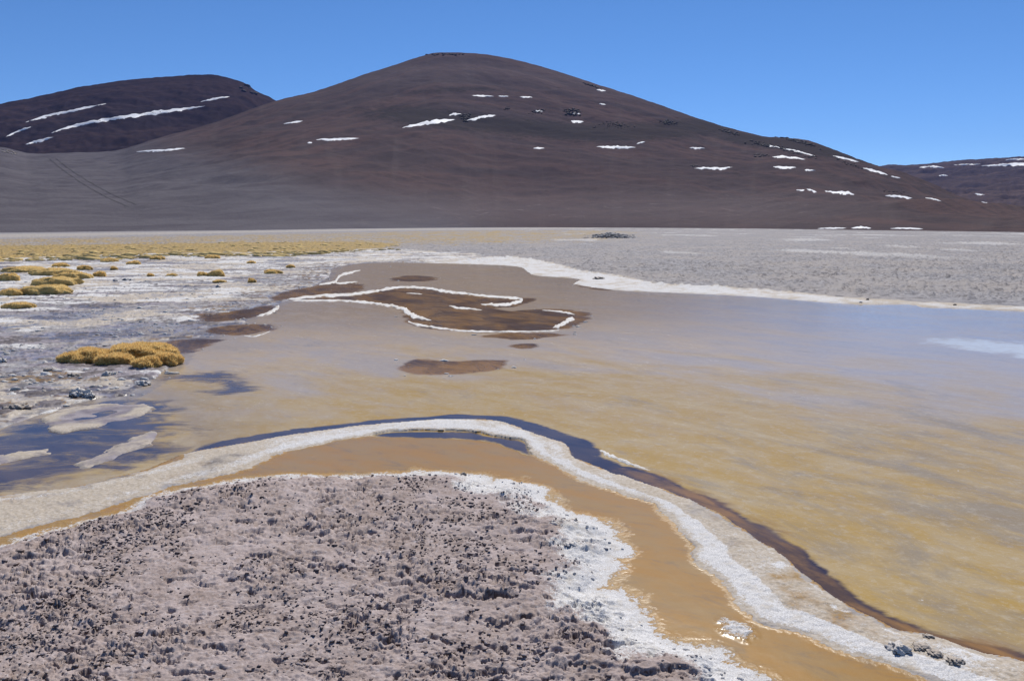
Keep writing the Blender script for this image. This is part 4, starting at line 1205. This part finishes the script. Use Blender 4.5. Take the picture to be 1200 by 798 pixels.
# broken salt lumps strewn over the left flat and the pond rims
def salt_lumps():
    r = np.random.default_rng(654)
    n = 26000
    uu = r.uniform(-60, 760, n); vv = r.uniform(300, 480, n)
    i = np.clip(np.searchsorted(-vs, -vv), 1, NR - 1); j = np.clip(np.searchsorted(us, uu), 1, NC - 1)
    g = lambda a: a.reshape(NR, NC)[i, j]
    gx, gy, gz = g(X), g(Y), g(Z)
    clus = sstep(0.0, 0.3, fbm(gx * 0.9, gy * 0.9, 4, 311))
    rimv = np.max([sstep(0.35, 0.0, np.abs(g(sp))) for sp in s_pools], 0)
    pr = np.where(g(leftm) > 0.6, 0.16 * clus + 0.012, 0.0) + 0.03 * rimv * (g(s_pond) > 0) + 0.02 * sstep(0.2, 0.0, np.abs(g(s_shore)))
    pr *= np.clip((12.0 / np.hypot(gx, gy)) ** -1.5, 0.3, 4)
    pr = np.where(np.max([g(sp) for sp in s_pools], 0) > 0.08, 0, pr)
    ok = r.random(n) < pr
    gx, gy, gz = gx[ok], gy[ok], np.maximum(gz[ok], 0)
    m = len(gx)
    sz = np.minimum(0.012 * np.exp(r.normal(0, 0.6, m)) + 0.005, 0.032)
    base = np.array([lump_verts(ICO1[0], 90 + k * 7, 0.9, 1.4) for k in range(12)])[r.integers(0, 12, m)]
    b = base * (sz[:, None] * np.stack([r.uniform(1, 2.4, m), r.uniform(1, 2.0, m), r.uniform(0.5, 0.9, m)], 1))[:, None, :]
    v_ = (b + np.stack([gx, gy, gz], 1)[:, None, :]).reshape(-1, 3)
    k = len(ICO1[0])
    f_ = (ICO1[1][None] + (np.arange(m) * k)[:, None, None]).reshape(-1, 3)
    tag(mesh_obj('salt_lumps', v_, f_, M_SALT, smooth=False), 'broken white salt lumps strewn over the left flat and pool rims', 'salt lumps', None, 'stuff')
salt_lumps()

# ------------------------------------------------------------------ dry grass cushions
def cushion_mesh(seed, rx, ry, h, blades, blen):
    rr = np.random.default_rng(seed)
    b = ICO3[0]
    v = b.copy()
    flat = np.where(v[:, 2] > 0, 1.0, 0.25)
    n = fbm(v[:, 0] * 1.5 + seed, v[:, 1] * 1.5 - seed + v[:, 2] * 0.5, 4, seed % 50)
    n2_ = fbm(v[:, 0] * 6 + seed, v[:, 1] * 6 + v[:, 2] * 4, 3, seed % 50 + 7)
    k = 1 + 0.62 * n + 0.12 * n2_
    # slightly undercut, flat-topped cushion
    z = np.sign(v[:, 2]) * np.abs(v[:, 2]) ** 0.8
    v = np.stack([v[:, 0] * rx * k, v[:, 1] * ry * k, z * h * flat * (1 + 0.45 * n + 0.10 * n2_)], 1)
    f = ICO3[1]
    # blades
    tri = v[f]
    cr = np.cross(tri[:, 1] - tri[:, 0], tri[:, 2] - tri[:, 0])
    ar = np.linalg.norm(cr, axis=1)
    nm = cr / ar[:, None]
    up = (tri.mean(1)[:, 2] > -0.15 * h) 
    pr = ar * up
    idx = rr.choice(len(f), blades, p=pr / pr.sum())
    w = rr.dirichlet((1, 1, 1), blades)
    p = (tri[idx] * w[:, :, None]).sum(1)
    d = nm[idx] * 0.75 + np.array([0, 0, 0.55]) + rr.normal(0, 0.38, (blades, 3))
    d /= np.linalg.norm(d, axis=1, keepdims=True)
    side = np.cross(d, rr.normal(0, 1, (blades, 3)))
    side /= np.linalg.norm(side, axis=1, keepdims=True)
    ln = blen * rr.uniform(0.5, 1.2, blades)[:, None]
    wd = blen * 0.16
    bv = np.stack([p - side * wd - d * 0.01, p + side * wd - d * 0.01, p + d * ln], 1).reshape(-1, 3)
    bf = np.arange(blades * 3).reshape(-1, 3)
    return v, f, bv, bf

def cushion(u, v, wpx, hpx, label, seed, blades=900, depth=0.8, group='dry gold grass cushions'):
    gx, gy = ground(u, v)
    d = math.hypot(float(gx), float(gy))
    k = d / FPX
    rx = wpx * k * 0.47
    ry = rx * depth
    dip = CAMH / d
    h = max(0.05, hpx * k * 0.80 - ry * dip)
    vb, f, bv, bf = cushion_mesh(seed, rx, ry, h, blades, max(0.035, 1.4 * k))
    e = bpy.data.objects.new('grass_cushion', None)
    COL.objects.link(e)
    e.empty_display_size = 0.1
    e.location = (float(gx), float(gy) + ry * 0.9, max(0.0, ground_z(u, v)) + 0.01)
    tag(e, label, 'grass', group)
    mesh_obj('mound', vb, f, M_GRASS, e)
    tag(mesh_obj('blades', bv, bf, M_BLADE, e, smooth=False), kind='stuff')
    return e

CUSH = [
    (93, 427, 48, 17, 'big gold cushion, left of the main clump in the left shallows', 5000, 0.9),
    (150, 422, 76, 20, 'widest gold cushion at the top of the main clump', 7000, 0.9),
    (127, 430, 36, 13, 'gold cushion in front of the middle of the main clump', 3500, 0.9),
    (190, 430, 32, 15, 'gold cushion at the right tip of the main clump', 3500, 0.9),
    (168, 434, 27, 12, 'small rounded gold cushion hanging at the front of the clump', 2500, 0.9),
    (18, 320, 40, 7, 'long gold cushion touching the left edge, farthest of its clump', 1500, 0.8),
    (50, 324, 40, 9, 'gold cushion behind the middle of the left edge clump', 1800, 0.8),
    (80, 329, 34, 10, 'gold cushion at the right tip of the left edge clump', 1800, 0.8),
    (56, 336, 44, 11, 'broad gold cushion in the middle of the left edge clump', 2200, 0.8),
    (43, 347, 52, 12, 'largest gold cushion at the front of the left edge clump', 2800, 0.8),
    (9, 348, 22, 8, 'gold cushion left of the largest at the front of the left edge clump', 1400, 0.8),
    (6, 331, 20, 9, 'gold cushion cut by the left edge between two others', 1200, 0.8),
    (15, 364, 28, 7, 'dark low cushion alone near the left edge', 1400, 0.8),
    (115, 325, 12, 6, 'round gold cushion alone right of the left edge clump', 900, 0.8),
    (96, 317, 14, 5, 'small gold cushion above the left edge clump', 900, 0.8),
    (67, 314, 17, 4, 'flat gold cushion behind the left edge clump', 900, 0.8),
    (132, 317, 7, 4, 'tiny gold cushion between the flat ones behind', 500, 0.8),
    (252, 325, 18, 8, 'tan cushion, right one of a pair on the salt flat', 1000, 0.8),
    (236, 325, 12, 5, 'dark cushion, left one of a pair on the salt flat', 800, 0.8),
    (294, 332, 9, 5, 'small round cushion on the salt flat near the pond', 700, 0.8),
    (255, 332, 15, 3, 'very flat cushion under the pair on the salt flat', 600, 0.8),
    (317, 322, 21, 5, 'dark flat cushion closest to the pond shore', 900, 0.8),
    (340, 315, 9, 4, 'small dark cushion behind the one closest to shore', 500, 0.8),
    (175, 325, 7, 3, 'tiny cushion left of centre on the salt flat', 400, 0.8),
    (200, 325, 12, 3, 'low tiny cushion pair on the salt flat', 400, 0.8),
    (183, 305, 16, 4, 'gold cushion standing out at the edge of the grass band', 700, 0.8),
    (247, 304, 16, 4, 'gold cushion at the edge of the band above the pair', 700, 0.8),
    (155, 311, 14, 4, 'gold cushion between the band and the round cushion', 700, 0.8),
    (125, 308, 18, 4, 'wide gold cushion at the edge of the band farther left', 700, 0.8),
    (294, 310, 9, 3, 'tiny gold cushion below the band near the white shore', 400, 0.8),
]
for i, (u, v, w, h, lb, nb, dp) in enumerate(CUSH):
    cushion(u, v, w, h, lb, 40 + i * 7, nb, dp)

# far band of grass: hundreds of tufts that read as one mass
r = np.random.default_rng(88)
vv_, ff_, off = [], [], 0
bvs = []
cnt = 0
GP = outline(MIDGOLD, 6)
while cnt < 2200:
    uu = r.uniform(-180, 470, 400); vv = r.uniform(284, 309, 400)
    gx, gy = ground(uu, vv)
    ok = sdf(GP, gx, gy, 5) + 3.0 * fbm(gx * 0.2, gy * 0.2, 3, 9) > 0
    for x, y, d in zip(gx[ok], gy[ok], np.hypot(gx, gy)[ok]):
        s = r.uniform(0.06, 0.24) * (1 + 0.9 * (r.random() < 0.12))
        b = lump_verts(ICO1[0], int(r.integers(1, 9999)), 0.6)
        b = b * np.array([s * r.uniform(0.9, 1.8), s * r.uniform(0.8, 1.3), s * r.uniform(0.22, 0.42)])
        vv_.append(b + np.array([x, y, 0.03])); ff_.append(ICO1[1] + off); off += len(b)
        cnt += 1
tag(mesh_obj('grass_band', np.vstack(vv_), np.vstack(ff_), M_GBAND), 'band of dry gold tussock grass across the far left plain', 'grass', None, 'stuff')

# ------------------------------------------------------------------ thin mountain air between the hills
def haze_box():
    x0, x1, y0, y1, z0, z1 = -9000, 9000, -60, 12000, -8, 1300
    v_ = [(x, y, z) for z in (z0, z1) for y in (y0, y1) for x in (x0, x1)]
    f_ = [(0, 2, 3, 1), (4, 5, 7, 6), (0, 1, 5, 4), (2, 6, 7, 3), (0, 4, 6, 2), (1, 3, 7, 5)]
    m = bpy.data.materials.new('thin_air')
    m.use_nodes = True
    t = m.node_tree
    t.nodes.remove(t.nodes['Principled BSDF'])
    pv_ = t.nodes.new('ShaderNodeVolumePrincipled')
    pv_.inputs['Color'].default_value = (0.30, 0.42, 1.0, 1)
    pv_.inputs['Density'].default_value = 2.4e-5
    t.links.new(pv_.outputs[0], t.nodes['Material Output'].inputs['Volume'])
    o = mesh_obj('haze', v_, f_, m, smooth=False)
    tag(o, 'thin blue mountain air over the whole plain', 'haze', None, 'stuff')
haze_box()
